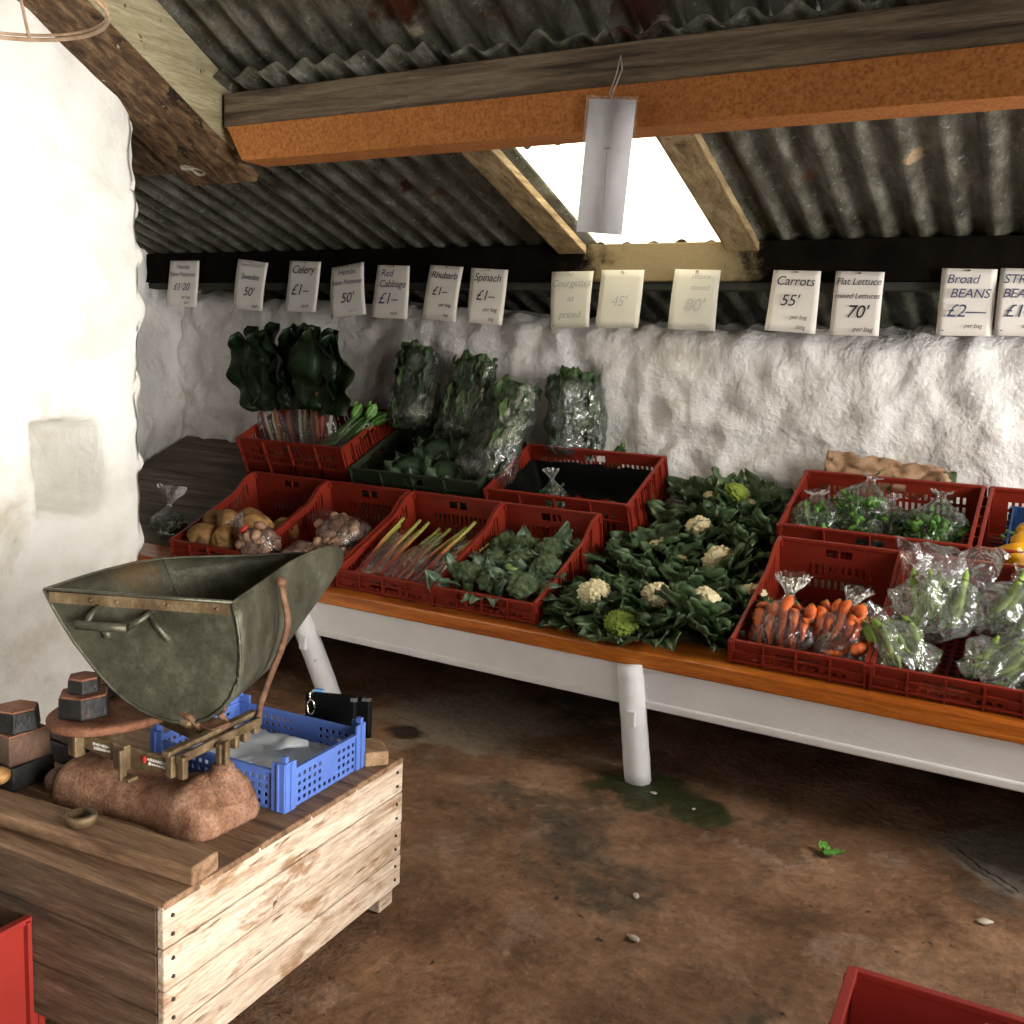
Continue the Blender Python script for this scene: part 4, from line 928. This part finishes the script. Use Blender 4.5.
# hanging white card
o = MB(); a, b, c, d = V((-1.201, 2.455, 1.982)), V((-1.068, 2.455, 1.966)), V((-1.080, 2.44, 1.628)), V((-1.212, 2.44, 1.640))
o.loft([[a, d], [b, c]], closed=False, cap=False); cc = (a + b + c + d) / 4
card = o.build('hanging_card', PAPERW, None, origin=tuple(cc), solid=.0015); tag(card, 'tall white laminated card hanging by a string from the orange beam', 'card')
q = MB(); e = .008; q.loft([[a + V((-e, -.002, e)), d + V((-e, -.002, -e * 2.5))], [b + V((e, -.002, e)), c + V((e, -.002, -e * 2.5))]], closed=False, cap=False); part(q, 'laminate', LAMIN, card)
q = MB(); top = V((-1.133, 2.487, 2.092)); hole = (a + b) / 2 + V((0, 0, -.006))
q.tube([top, top + V((.012, -.012, -.04)), hole + V((.004, -.01, .02)), hole], .0016, 6); q.tube([top, top + V((-.004, -.012, -.05)), hole + V((-.004, -.01, .02)), hole], .0016, 6); part(q, 'string', STRING, card)
q = MB(); cen = cc + V((.004, -.006, 0)); q.box(cen + V((0, 0, .045)), (.018, .0006, .005)); q.box(cen + V((0, 0, -.03)), (.0022, .0006, .13)); part(q, 'print_mark', INKF, card)

# ------------------------------------------------------------------ wooden box
BX0, BX1, BY0, BY1, BZ = -2.02, -1.222, 1.055, 1.79, .368
box = empty('wooden_box', ((BX0 + BX1) / 2, (BY0 + BY1) / 2, 0), 'large pale wooden box made of boards carrying the scales', 'box')
def plank(nm, a, b, mat, seed=0, bev=.003):
    q = MB(); q.box2(a, b); return part(q, nm, mat, box, bevel=bev)
zs = [.052, .128, .205, .283, .362]
for i in range(4):
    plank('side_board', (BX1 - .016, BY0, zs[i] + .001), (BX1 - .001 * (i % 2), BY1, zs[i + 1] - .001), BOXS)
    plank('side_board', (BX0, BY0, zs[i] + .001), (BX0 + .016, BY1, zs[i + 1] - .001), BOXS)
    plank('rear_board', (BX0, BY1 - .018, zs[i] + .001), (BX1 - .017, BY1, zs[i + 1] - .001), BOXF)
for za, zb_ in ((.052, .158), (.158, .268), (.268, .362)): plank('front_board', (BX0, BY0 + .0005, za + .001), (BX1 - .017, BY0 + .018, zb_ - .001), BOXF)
ts = [BY0, BY0 + .088, BY0 + .24, BY0 + .395, BY0 + .55, BY1]
for i in range(5): plank('top_board', (BX0, ts[i] + .0015, BZ - .014), (BX1, ts[i + 1] - .0015, BZ - .001 * (i % 2)), BOXTOP)
for x in (BX0 + .03, BX1 - .046):
    for y in (BY0 + .045, BY1 - .031): plank('foot', (x - .028, y - .028, 0), (x + .028, y + .028, .12), BOXS)
NAIL = M('dark_nail', [(.03, .018, .012), (.05, .03, .02)], 20, .6)
for i in range(4):
    for y in (BY0 + .02, BY1 - .025):
        for dz in (.022, .056):
            q = MB(); q.ico((BX1 + .0005, y, zs[i] + dz), .0042, 1); part(q, 'nail', NAIL, box)
def wplank(name, label, cx, cy, z0, lx, ly, h, rz_, mat, cat='plank'):
    q = MB(); q.box((0, 0, h / 2), (lx, ly, h)); o = q.build(name, mat, None, origin=(0, 0, 0), bevel=.004); o.matrix_world = T(cx, cy, z0, 0, 0, rz_); return tag(o, label, cat)
wplank('loose_plank', 'long weathered plank lying across the front top of the wooden box', -1.590, 1.112, BZ, .73, .068, .036, 6.5, BOXTOP)
wplank('wood_block', 'short wooden block at the far right corner of the box beside the blue tray', -1.315, 1.738, BZ, .09, .055, .034, -40, wood('block_wood', [(.22, .12, .06), (.38, .24, .13), (.5, .35, .21)], 'x', 2), 'block')
wplank('batten', 'narrow batten under the blue tray along the back of the box top', -1.60, 1.755, BZ, .36, .035, .02, 0, BOXTOP, 'batten')

box.matrix_world = Matrix.Translation((BX1, BY0, 0)) @ Matrix.Rotation(R(3.2), 4, 'Z') @ Matrix.Translation((-BX1, -BY0, 0)) @ Matrix.Translation(box.location)
# ------------------------------------------------------------------ weighing scales
sc = empty('weighing_scales', (-1.52, 1.30, BZ), 'old iron weighing scales with brass beams and rusty cast base', 'scales')
# cast base: profile along x
prof = [(-1.735, .010, .02, 1.262), (-1.725, .045, .055, 1.262), (-1.68, .072, .085, 1.268), (-1.62, .072, .088, 1.275), (-1.55, .062, .072, 1.285), (-1.48, .066, .068, 1.30), (-1.42, .082, .080, 1.315), (-1.37, .092, .098, 1.325), (-1.335, .090, .082, 1.33), (-1.308, .078, .05, 1.33), (-1.296, .055, .022, 1.33)]
def interp(pr, x):
    for p0, p1 in zip(pr, pr[1:]):
        if p0[0] <= x <= p1[0]:
            t = (x - p0[0]) / (p1[0] - p0[0]); t = t * t * (3 - 2 * t) * .4 + t * .6; return [p0[k] + (p1[k] - p0[k]) * t for k in range(4)]
    return pr[-1]
q = MB(); rings = []
for i in range(45):
    x = -1.735 + .439 * i / 44; _, hw, hh, cy = interp(prof, x); r = []
    for j in range(25):
        a = math.pi * j / 24; c_, s_ = math.cos(a), math.sin(a)
        r.append(V((x, cy - hw * (abs(c_) ** .75) * (1 if c_ > 0 else -1), BZ + hh * s_ ** .7 + .0015 * noise.noise(V((x * 40, a * 6, 0))))))
    rings.append(r)
q.loft(rings); q.v = [V((-1.735 + (p_.x + 1.735) * .94, p_.y - .012, p_.z)) for p_ in q.v]; part(q, 'base', RUST, sc)
q = MB(); q.lathe([(.062, BZ + .05), (.050, BZ + .075), (.026, BZ + .098), (.020, BZ + .112), (.0, BZ + .113)], (-1.375, 1.335, 0), 24); part(q, 'pedestal', RUST, sc)
q = MB(); q.box((-1.378, 1.335, .497), (.012, .022, .05)); q.box((-1.365, 1.335, .50), (.008, .012, .06)); part(q, 'pivot_post', BRASS, sc, bevel=.002)
q = MB(); q.box((-1.64, 1.285, .47), (.016, .05, .09)); part(q, 'pivot_post', BRASS, sc, bevel=.002)
# near beam and far beam
ZB = .495
def beam(pts, w, hs):
    q = MB(); rings = []
    for (x, y, z), h in zip(pts, hs):
        rings.append([V((x, y - w / 2, z - h / 2)), V((x, y + w / 2, z - h / 2)), V((x, y + w / 2, z + h / 2)), V((x, y - w / 2, z + h / 2))])
    q.loft(rings, smooth=False); return q
nb_ = part(beam([(-1.650, 1.222, ZB + .010), (-1.60, 1.225, ZB + .006), (-1.52, 1.232, ZB), (-1.45, 1.238, ZB + .002), (-1.395, 1.243, ZB + .006)], .012, [.03, .034, .044, .036, .034]), 'beam', BRASS, sc, bevel=.003)
part(beam([(-1.650, 1.40, ZB + .006), (-1.60, 1.40, ZB + .002), (-1.52, 1.40, ZB - .004), (-1.45, 1.40, ZB), (-1.40, 1.40, ZB + .002)], .012, [.026, .03, .036, .03, .028]), 'beam', BRASS, sc, bevel=.003)
rg = random.Random(2)
q = MB()
for x0, n in ((-1.605, 7), (-1.463, 9)):
    for r_ in range(2):
        for i in range(n):
            q.box((x0 + i * .0062 + r_ * .003, 1.2145 + (x0 + i * .0062 + 1.65) * .082, ZB + .008 - r_ * .008 + (.002 if x0 < -1.5 else 0)), (.0042, .003, rg.choice((.005, .003, .0055))), (0, rg.uniform(-.3, .3), 0))
part(q, 'lettering', M('white_enamel', [(.7, .66, .6), (.8, .76, .7)], 20, .5), sc)
q = MB(); q.box((-1.472, 1.2285, ZB + .006), (.005, .004, .012)); part(q, 'red_mark', REDTAPE, sc)
# knife-edge bracket on the near beam, hooks at its ends
q = MB()
q.box((-1.522, 1.217, ZB + .004), (.034, .016, .052)); q.box((-1.506, 1.205, ZB - .006), (.008, .016, .062)); q.box((-1.50, 1.213, ZB - .033), (.03, .024, .008)); part(q, 'bracket', BRASS, sc, bevel=.003)
q = MB(); q.box((-1.652, 1.214, ZB + .002), (.030, .02, .052)); q.box((-1.638, 1.208, ZB + .004), (.010, .022, .05)); part(q, 'bracket', BRASS, sc, bevel=.003)
# pan carrier cross piece
q = MB()
q.bar((-1.400, 1.215, .532), (-1.452, 1.50, .520), .018, .012); q.bar((-1.380, 1.225, .522), (-1.425, 1.49, .510), .010, .018)
for x, y in ((-1.395, 1.225), (-1.372, 1.232)): q.box((x, y, .508), (.016, .014, .044))
for x, y in ((-1.425, 1.445), (-1.440, 1.49)): q.box((x, y, .496), (.016, .018, .034))
part(q, 'pan_carrier', BRASS, sc, bevel=.003)
q = MB(); q.tube([(-1.45, 1.36, .512), (-1.475, 1.345, .55), (-1.50, 1.34, .556)], .008, 6); q.tube([(-1.43, 1.42, .505), (-1.45, 1.40, .545), (-1.43, 1.395, .565)], .007, 6); q.box((-1.445, 1.375, .53), (.05, .05, .012)); part(q, 'pan_rest', RODM, sc, bevel=.002)
q = MB(); q.tube([(-1.64, 1.39, .49), (-1.62, 1.38, .512), (-1.585, 1.37, .528), (-1.53, 1.35, .538), (-1.47, 1.34, .536)], .011, 8, flat=.7); q.tube([(-1.45, 1.42, .51), (-1.50, 1.44, .50), (-1.60, 1.40, .505)], .008, 8); part(q, 'curved_arm', BRASS, sc)
# side rod holding the pan
q = MB(); P = [V(p) for p in ((-1.43, 1.49, .513), (-1.448, 1.515, .535), (-1.455, 1.55, .585), (-1.453, 1.585, .645), (-1.452, 1.60, .70), (-1.462, 1.60, .745), (-1.472, 1.60, .785))]
PP = []
def crom(p0, p1, p2, p3, t): return .5 * ((2 * p1) + (p2 - p0) * t + (2 * p0 - 5 * p1 + 4 * p2 - p3) * t * t + (3 * p1 - p0 - 3 * p2 + p3) * t ** 3)
for i in range(len(P) - 1):
    for t in range(5): PP.append(crom(P[max(0, i - 1)], P[i], P[i + 1], P[min(len(P) - 1, i + 2)], t / 5))
PP.append(P[-1]); q.tube(PP, .0085, 8, flat=.7, up=(1, 0, 0)); q.ico(P[-1], .013, 2); part(q, 'support_rod', RODM, sc)
# weights plate
q = MB(); q.lathe([(.0, .519), (.150, .519), (.158, .524), (.158, .534), (.150, .538), (.12, .534), (0, .534)], (-1.668, 1.335, 0), 40, sx=.72, sy=1.0); part(q, 'weights_plate', RUSTP, sc)
q = MB(); q.box((-1.655, 1.31, .512), (.03, .20, .014)); part(q, 'plate_carrier', BRASS, sc, bevel=.003)

# scoop pan
A = V((-1.752, 1.222, .793)); ud = V((.914, .405, 0)); dd = V((-.405, .914, 0))
S0 = [(0, 0), (.018, -.034), (.037, -.066), (.062, -.104), (.090, -.139), (.116, -.170), (.142, -.196), (.172, -.220), (.205, -.238), (.237, -.249), (.268, -.255), (.295, -.256), (.318, -.251), (.338, -.243), (.356, -.230), (.372, -.216), (.388, -.194), (.398, -.170), (.404, -.140), (.407, -.11), (.405, -.07), (.400, -.04), (.390, 0)]
secs = [(0, 0, .390, 0, 0, 1.0), (.10, .006, .386, 0, 0, 1.02), (.20, .02, .382, 0, 0, 1.04), (.30, .045, .377, 0, 0, 1.04), (.37, .075, .373, -.004, 0, 1.0), (.42, .105, .383, -.008, .006, .90), (.48, .155, .400, -.014, .012, .74), (.54, .215, .418, -.020, .014, .56), (.59, .275, .430, -.022, .008, .38), (.625, .325, .434, -.022, -.006, .22), (.64, .36, .430, -.024, -.018, .12)]
def sec(k):
    d, uL, uR, vL, vR, ds = k; r = []
    for (u, v) in S0:
        t = u / .390; r.append(A + dd * d + ud * (uL + t * (uR - uL)) + V((0, 0, vL + t * (vR - vL) + v * ds)))
    return r
pan = empty('scale_pan', tuple(A + ud * .3 + V((0, 0, -.256))), 'large dull metal scoop pan resting on the weighing scales', 'pan')
def spl(i, t):
    a, b = secs[i], secs[i + 1]; return [p0 + (p1 - p0) * t for p0, p1 in zip(a, b)]
rings = []
for i in range(len(secs) - 1):
    for t in (0, .5): rings.append(sec(spl(i, t)))
rings.append(sec(secs[-1]))
q = MB(); q.loft(rings, closed=False, cap=False); part(q, 'scoop', ZINC, pan, solid=.003)
q = MB(); s0 = rings[0]; q.add(s0 + [(s0[0] + s0[-1]) / 2 + V((0, 0, -.1))], [(i, i + 1, len(s0)) for i in range(len(s0) - 1)] + [(len(s0) - 1, 0, len(s0))], None, False); part(q, 'end_panel', ZINC, pan, solid=.003)
q = MB(); q.tube([p - dd * .002 for p in s0], .0035, 6); q.tube([s0[0], s0[-1]], .0045, 6)
q.tube([r[-1] for r in rings], .0032, 6); q.tube([r[0] for r in rings], .0032, 6); q.tube([p for p in rings[-1]], .003, 6); q.tube([p + (p - sec(secs[4])[11]).normalized() * .001 for p in sec(secs[4])], .0035, 6); part(q, 'rolled_edge', ZINC, pan)
q = MB(); nrm = -dd
q.bar(A + ud * .012 + nrm * .003 + V((0, 0, -.014)), A + ud * .385 + nrm * .003 + V((0, 0, -.014)), .004, .022)
for t in (.10, .155, .26, .36): q.ico(A + ud * t + nrm * .006 + V((0, 0, -.014)), .0042, 1)
part(q, 'riveted_band', BRASS, pan)
q = MB(); P1 = A + ud * .085 + V((0, 0, -.058)); P2 = A + ud * .19 + V((0, 0, -.058))
q.tube([P1 + nrm * .034, P2 + nrm * .034], .0095, 10); q.tube([A + ud * .115 + V((0, 0, -.025)), A + ud * .108 + nrm * .02 + V((0, 0, -.04)), P1 + ud * .02 + nrm * .034], .006, 8)
q.tube([P2 + nrm * .034, A + ud * .215 + nrm * .02 + V((0, 0, -.04)), A + ud * .225 + V((0, 0, -.028))], .006, 8); part(q, 'handle', ZINC, pan)
q = MB(); q.tube([A + ud * .222 + nrm * .006 + V((0, 0, -.03)), A + ud * .240 + nrm * .007 + V((0, 0, -.06)), A + ud * .262 + nrm * .005 + V((0, 0, -.085))], .006, 7); q.tube([A + ud * .13 + nrm * .004 + V((0, 0, -.07)), A + ud * .135 + nrm * .004 + V((0, 0, -.09))], .009, 8); part(q, 'bracket', ZINC, pan)

# weights
def hexw(name, label, x, y, z, r, h, mat, top=None, tap=.96, n=6, ph=.3):
    q = MB(); q.lathe([(r * .94, z), (r, z + h * .12), (r * tap, z + h)], (x, y, 0), n, False, ph); o = q.build(name, mat, None, origin=(x, y, z), bevel=.003); tag(o, label, 'weight', 'iron scale weights')
    if top:
        t = MB(); t.lathe([(r * tap * .97, z + h - .001), (r * tap * .93, z + h + .0025)], (x, y, 0), n, False, ph); part(t, 'rusty_top', top, o)
    return o
PZ = .5345
hexw('iron_weight', 'large black hexagonal weight on the oval rusty plate', -1.690, 1.262, PZ, .054, .045, BLACKI, RUSTP, .965)
hexw('iron_weight', 'small black hexagonal weight stacked on the large one', -1.690, 1.262, PZ + .049, .034, .030, BLACKI, RUSTP, .965)
hexw('iron_weight', 'black hexagonal weight half hidden behind the large one on the plate', -1.765, 1.35, PZ, .042, .032, BLACKI, RUSTP, .965)
hexw('iron_weight', 'square brown iron weight at the bottom of the left stack', -1.85, 1.215, BZ, .075, .052, BLACKI, None, .96, 4, .9)
hexw('iron_weight', 'brown block weight in the middle of the left stack', -1.845, 1.215, BZ + .053, .066, .062, BROWNI, RUSTP, .97, 4, .75)
hexw('iron_weight', 'hexagonal weight with a rusty top on the left stack', -1.835, 1.21, BZ + .119, .048, .045, BLACKI, RUSTP, .92)
hexw('iron_weight', 'dark square weight behind the left stack by the scale base', -1.85, 1.375, BZ, .085, .045, BLACKI, None, .95, 4, .8)
hexw('iron_weight', 'brown flat weight lying on the dark square weight behind the left stack', -1.85, 1.375, BZ + .046, .078, .04, BROWNI, RUSTP, .95, 4, .75)
q = MB(); n = 28; prf = [(.026, 0), (.028, .012), (.0275, .018), (.021, .020), (.019, .008), (.0, .006)]
q.lathe(prf, (0, 0, 0), n); o = q.build('ring_weight', BRASS, None, origin=(0, 0, 0)); o.matrix_world = T(-1.512, 1.118, BZ + .037, 0, 0, 0); tag(o, 'small round dished brass weight lying on the loose plank', 'weight')
q = MB(); q.ico((0, 0, 0), (.024, .02, .018), 3, lambda d: 1 + .1 * noise.noise(d * 2)); o = q.build('potato', POT, None, origin=(0, 0, 0)); o.matrix_world = T(-1.785, 1.135, BZ + .055); tag(o, 'small orange-brown potato at the left edge in front of the weights', 'potato')
q = MB(); q.ico((0, 0, 0), (.03, .028, .03), 3, lambda d: 1 + .06 * noise.noise(d * 2)); o = q.build('round_weight', BROWNI, None, origin=(0, 0, 0)); o.matrix_world = T(-1.715, 1.22, BZ + .03); tag(o, 'round brown iron knob beside the left end of the scale base', 'weight')

# ------------------------------------------------------------------ blue tray with bags
def lattice(mb, P0, D, L, h, z0=0):
    n = int(L / .0085); P0 = V(P0); D = V(D)
    lv = [0, .008] + [.008 + .0085 * k for k in range(1, 9)]
    lv = [z for z in lv if z < h - .008] + [h - .008, h]; m = len(lv)
    vs = [P0 + D * (L * i / n) + V((0, 0, z0 + z)) for i in range(n + 1) for z in lv]; fs = []
    for i in range(n):
        s = i / n; panel = .44 < s < .62
        for j in range(m - 1):
            if i % 2 and j % 2 and 0 < j < m - 2 and not (panel and 1 < j < m - 3): continue
            fs.append((i * m + j, (i + 1) * m + j, (i + 1) * m + j + 1, i * m + j + 1))
    mb.add(vs, fs, None, False)
TW, TL, TH = .355, .275, .082
q = MB()
lattice(q, (0, 0, 0), (1, 0, 0), TW, TH); lattice(q, (0, TL, 0), (1, 0, 0), TW, TH); lattice(q, (0, 0, 0), (0, 1, 0), TL, TH); lattice(q, (TW, 0, 0), (0, 1, 0), TL, TH)
tray = q.build('produce_tray', BLUE, None, origin=(0, 0, 0), solid=.002); tray['category'] = 'tray'; ORG[tray.name] = (0, 0, 0)
q = MB()
for x in lin(.01, TW - .01, 16): q.box((x, TL / 2, .003), (.005, TL, .003))
for y in lin(.01, TL - .01, 12): q.box((TW / 2, y, .003), (TW, .005, .003))
q.build('base', BLUE, tray, origin=(0, 0, 0))
for x in (0, TW):
    for y in (0, TL):
        sx = 1 if x == 0 else -1; sy = 1 if y == 0 else -1
        q = MB(); q.box((x + sx * .014, y - sy * .002, .052), (.034, .006, .104)); q.box((x - sx * .002, y + sy * .014, .052), (.006, .034, .104)); q.box((x + sx * .006, y + sy * .006, .109), (.014, .010, .014)); q.box((x + sx * .013, y - sy * .006, .052), (.006, .005, .10)); q.box((x - sx * .006, y + sy * .014, .052), (.005, .006, .10))
        q.build('corner_post', BLUE, tray, origin=(0, 0, 0), bevel=.0015)
for a, c in (((0, 0), (TW, 0)), ((0, TL), (TW, TL)), ((0, 0), (0, TL)), ((TW, 0), (TW, TL))):
    q = MB(); q.bar((*a, TH), (*c, TH), .009, .006); q.build('rim', BLUE, tray, origin=(0, 0, 0))
tray.matrix_world = T(-1.287 - TW * math.cos(R(3)), 1.404 - TW * math.sin(R(5)) + .018, BZ + .001, 0, 0, 4); TM = tray.matrix_world.copy()
tag(tray, 'blue slotted plastic tray of folded clear bags beside the scales', 'tray')
# its stack of unused plastic bags
BAGW = M('stacked_polythene', [(.42, .46, .5), (.6, .63, .66)], 6, .35, .3, 20)
def sheetbag(label, x0, x1, y0, y1, z, seed, name='folded_bags', mat=BAGW):
    q = MB(); grid(q, lambda x, y: TM @ V((x, y, z + .010 * fbm((x, y, seed), 9) + .016 * abs(noise.noise(V((x * 11, y * 9, seed)))))), lin(x0, x1, 36), lin(y0, y1, 30))
    tag(q.build(name, mat, None, origin=tuple(TM @ V(((x0 + x1) / 2, (y0 + y1) / 2, z))), solid=.003), label, 'bags', 'unused bags in the blue tray')
sheetbag('folded clear bags lying flat in the left of the blue tray', .02, .20, .02, .25, .035, 3)
sheetbag('grey-white folded bags lying in the right of the blue tray', .15, .335, .02, .255, .030, 8)
q = MB(); q.tube([TM @ V(p) for p in ((.20, .15, .05), (.225, .17, .066), (.26, .20, .058))], [.012, .03, .016], 10, flat=.35)
tag(q.build('twisted_bag', BAGW, None, origin=tuple(TM @ V((.22, .17, .05)))), 'crumpled white bag end sticking up in the blue tray', 'bag')
m = TM @ T(.03, .16, .05, -20, -50, 0); bag('crumpled clear bag behind the scale beam at the left of the blue tray', m, .10, .04, .03, 'bag', mat=FILM2, seed=140, crinkle=.3)

# black wallet with key ring
wl_ = empty('black_wallet', (-1.43, 1.80, BZ), 'black leather wallet standing behind the blue tray', 'wallet')
mW = T(-1.45, 1.752, BZ, 0, 0, 22)
q = MB(); q.box((0, 0, .062), (.125, .020, .124)); q.xform(mW); part(q, 'case', LEATH, wl_, bevel=.006)
q = MB(); q.box((.072, .012, .058), (.045, .022, .116)); q.xform(mW); part(q, 'flap', LEATH, wl_, bevel=.006)
q = MB(); q.box((.058, -.012, .118), (.016, .006, .008)); q.box((.085, .0, .117), (.02, .012, .005)); q.box((.058, -.012, .045), (.008, .005, .03), (0, .4, 0)); q.xform(mW); part(q, 'metal_trim', STEEL, wl_)
kr = empty('key_ring', tuple(mW @ V((-.045, -.016, .11))), 'small steel clip ring with blue tab hooked on the black wallet', 'key ring')
q = MB(); q.tube([mW @ V((-.045 + .009 * math.cos(a * .5236), -.016, .092 + .018 * math.sin(a * .5236))) for a in range(13)], .0022, 6); part(q, 'ring', STEEL, kr)
q = MB(); q.tube([mW @ V(p) for p in ((-.048, -.016, .108), (-.05, -.012, .124), (-.042, 0, .130))], .003, 6); part(q, 'clip', STEEL, kr)
q = MB(); q.box((-.032, .002, .129), (.022, .012, .006)); q.xform(mW); part(q, 'tab', BLUEC, kr, bevel=.002)

# cane hoop at the top left
q = MB(); P = []
def hp(a): return V((-1.86 + .25 * math.cos(a), 1.16 + .25 * math.sin(a), 1.905))
cane = empty('hanging_basket_frame', (-1.86, 1.16, 1.905), 'thin pale cane hoop frame hanging at the top left corner', 'hoop')
for k in range(49): P.append(hp(k / 48 * 6.2832))
q.tube(P, .0042, 8, cap=False); q.tube([p + V((0, 0, .009)) for p in P], .003, 8, cap=False); part(q, 'hoop', CANE, cane)
for k in range(4):
    a = k * 1.57 + .5; q = MB(); q.tube([hp(a), hp(a).lerp(V((-1.86, 1.16, 2.35)), .6) + V((0, 0, .05)), V((-1.86, 1.16, 2.4))], .0035, 6); part(q, 'strut', CANE, cane)
q = MB(); q.tube([V((-1.86, 1.16, 2.4)), V((-1.86, 1.16, 2.15 + (2.68 - 1.16) * U28))], .002, 6); part(q, 'string', STRING, cane)

# scraps on the floor
q = MB(); leaf(q, (0, 0, .012), (1, .2, 0), (0, 0, 1), .07, .035, .3, .3, 5); leaf(q, (.02, .01, .014), (-.6, .8, .1), (0, 0, 1), .04, .03, .3, .3, 9); o = q.build('leaf_scrap', leafmat('scrap_leaf', [(.08, .25, .03), (.14, .35, .06)], (.2, .4, .1)), None, origin=(0, 0, 0)); o.matrix_world = T(-.47, 2.62, .0); tag(o, 'bright green torn leaf lying on the open floor', 'leaf')
CHIP = M('pale_chip', [(.4, .34, .26), (.55, .48, .4)], 30, .8)
for i, (x, y, s, lb) in enumerate([(-.985, 2.715, .012, 'white chip on the floor at the foot of the middle bench leg'), (-.05, 2.50, .02, 'pale flake of concrete on the floor at the right edge'), (-.845, 2.68, .008, 'pale crumb on the green stained floor'), (-.80, 2.13, .014, 'brown chip on the floor right of the wooden box'), (-.735, 1.96, .016, 'pale splinter on the floor in the foreground')]):
    q = MB(); q.ico((0, 0, 0), (s, s * .6, s * .3), 2, lambda d: 1 + .4 * noise.noise(d * 2 + V((i, 0, 0)))); o = q.build('floor_chip', CHIP, None, origin=(0, 0, 0)); o.matrix_world = T(x, y, .008, 0, 0, 40 * i); tag(o, lb, 'chip', 'chips on the floor')

# ------------------------------------------------------------------ light
w = bpy.data.worlds.new('sky'); SC.world = w; w.use_nodes = True
bg = w.node_tree.nodes['Background']; bg.inputs[0].default_value = (1.0, .97, .90, 1); bg.inputs[1].default_value = 5.0
def area(name, loc, target, sx, sy, power, col, spread=180):
    l = bpy.data.lights.new(name, 'AREA'); l.shape = 'RECTANGLE'; l.size = sx; l.size_y = sy; l.energy = power; l.color = col; l.spread = R(spread)
    o = bpy.data.objects.new(name, l); COL.objects.link(o); o.location = loc
    o.rotation_euler = (V(target) - V(loc)).to_track_quat('-Z', 'Y').to_euler(); return o
area('doorway_daylight', (1.5, (DX0 + DX1) / 2, 1.03), (-2.85, 1.02, 1.15), 1.4, 1.95, 39, (1, .975, .925), 54)
area('added_side_light', (1.5, 2.72, 1.45), (-2.2, 3.2, .9), 1.0, .8, 52, (1, .965, .92), 150)  # added lamp at an invented window, raking the back wall and bench

# ------------------------------------------------------------------ camera
cam = bpy.data.cameras.new('camera'); co = bpy.data.objects.new('camera', cam); COL.objects.link(co)
cam.sensor_width = 36; cam.sensor_fit = 'HORIZONTAL'; cam.lens = 985 / 1024 * 36; cam.clip_start = .05; cam.clip_end = 100
rt = V((0.86773, 0.495007, 0.044865)); dn = V((0.111855, -0.106531, -0.987998)); fw = V((-0.484286, 0.862333, -0.147809))
m = Matrix((rt, -dn, -fw)).transposed().to_4x4(); m.translation = V((0, 0, 1.28)); co.matrix_world = m
SC.camera = co
SC.view_settings.view_transform = 'Standard'; SC.view_settings.look = 'None'; SC.view_settings.gamma = 1; SC.view_settings.use_curve_mapping = False
SC.view_settings.exposure = 0
SC.cycles.use_denoising = True
SC.cycles.max_bounces = 8; SC.cycles.diffuse_bounces = 4; SC.cycles.transparent_max_bounces = 24; SC.cycles.sample_clamp_indirect = 6
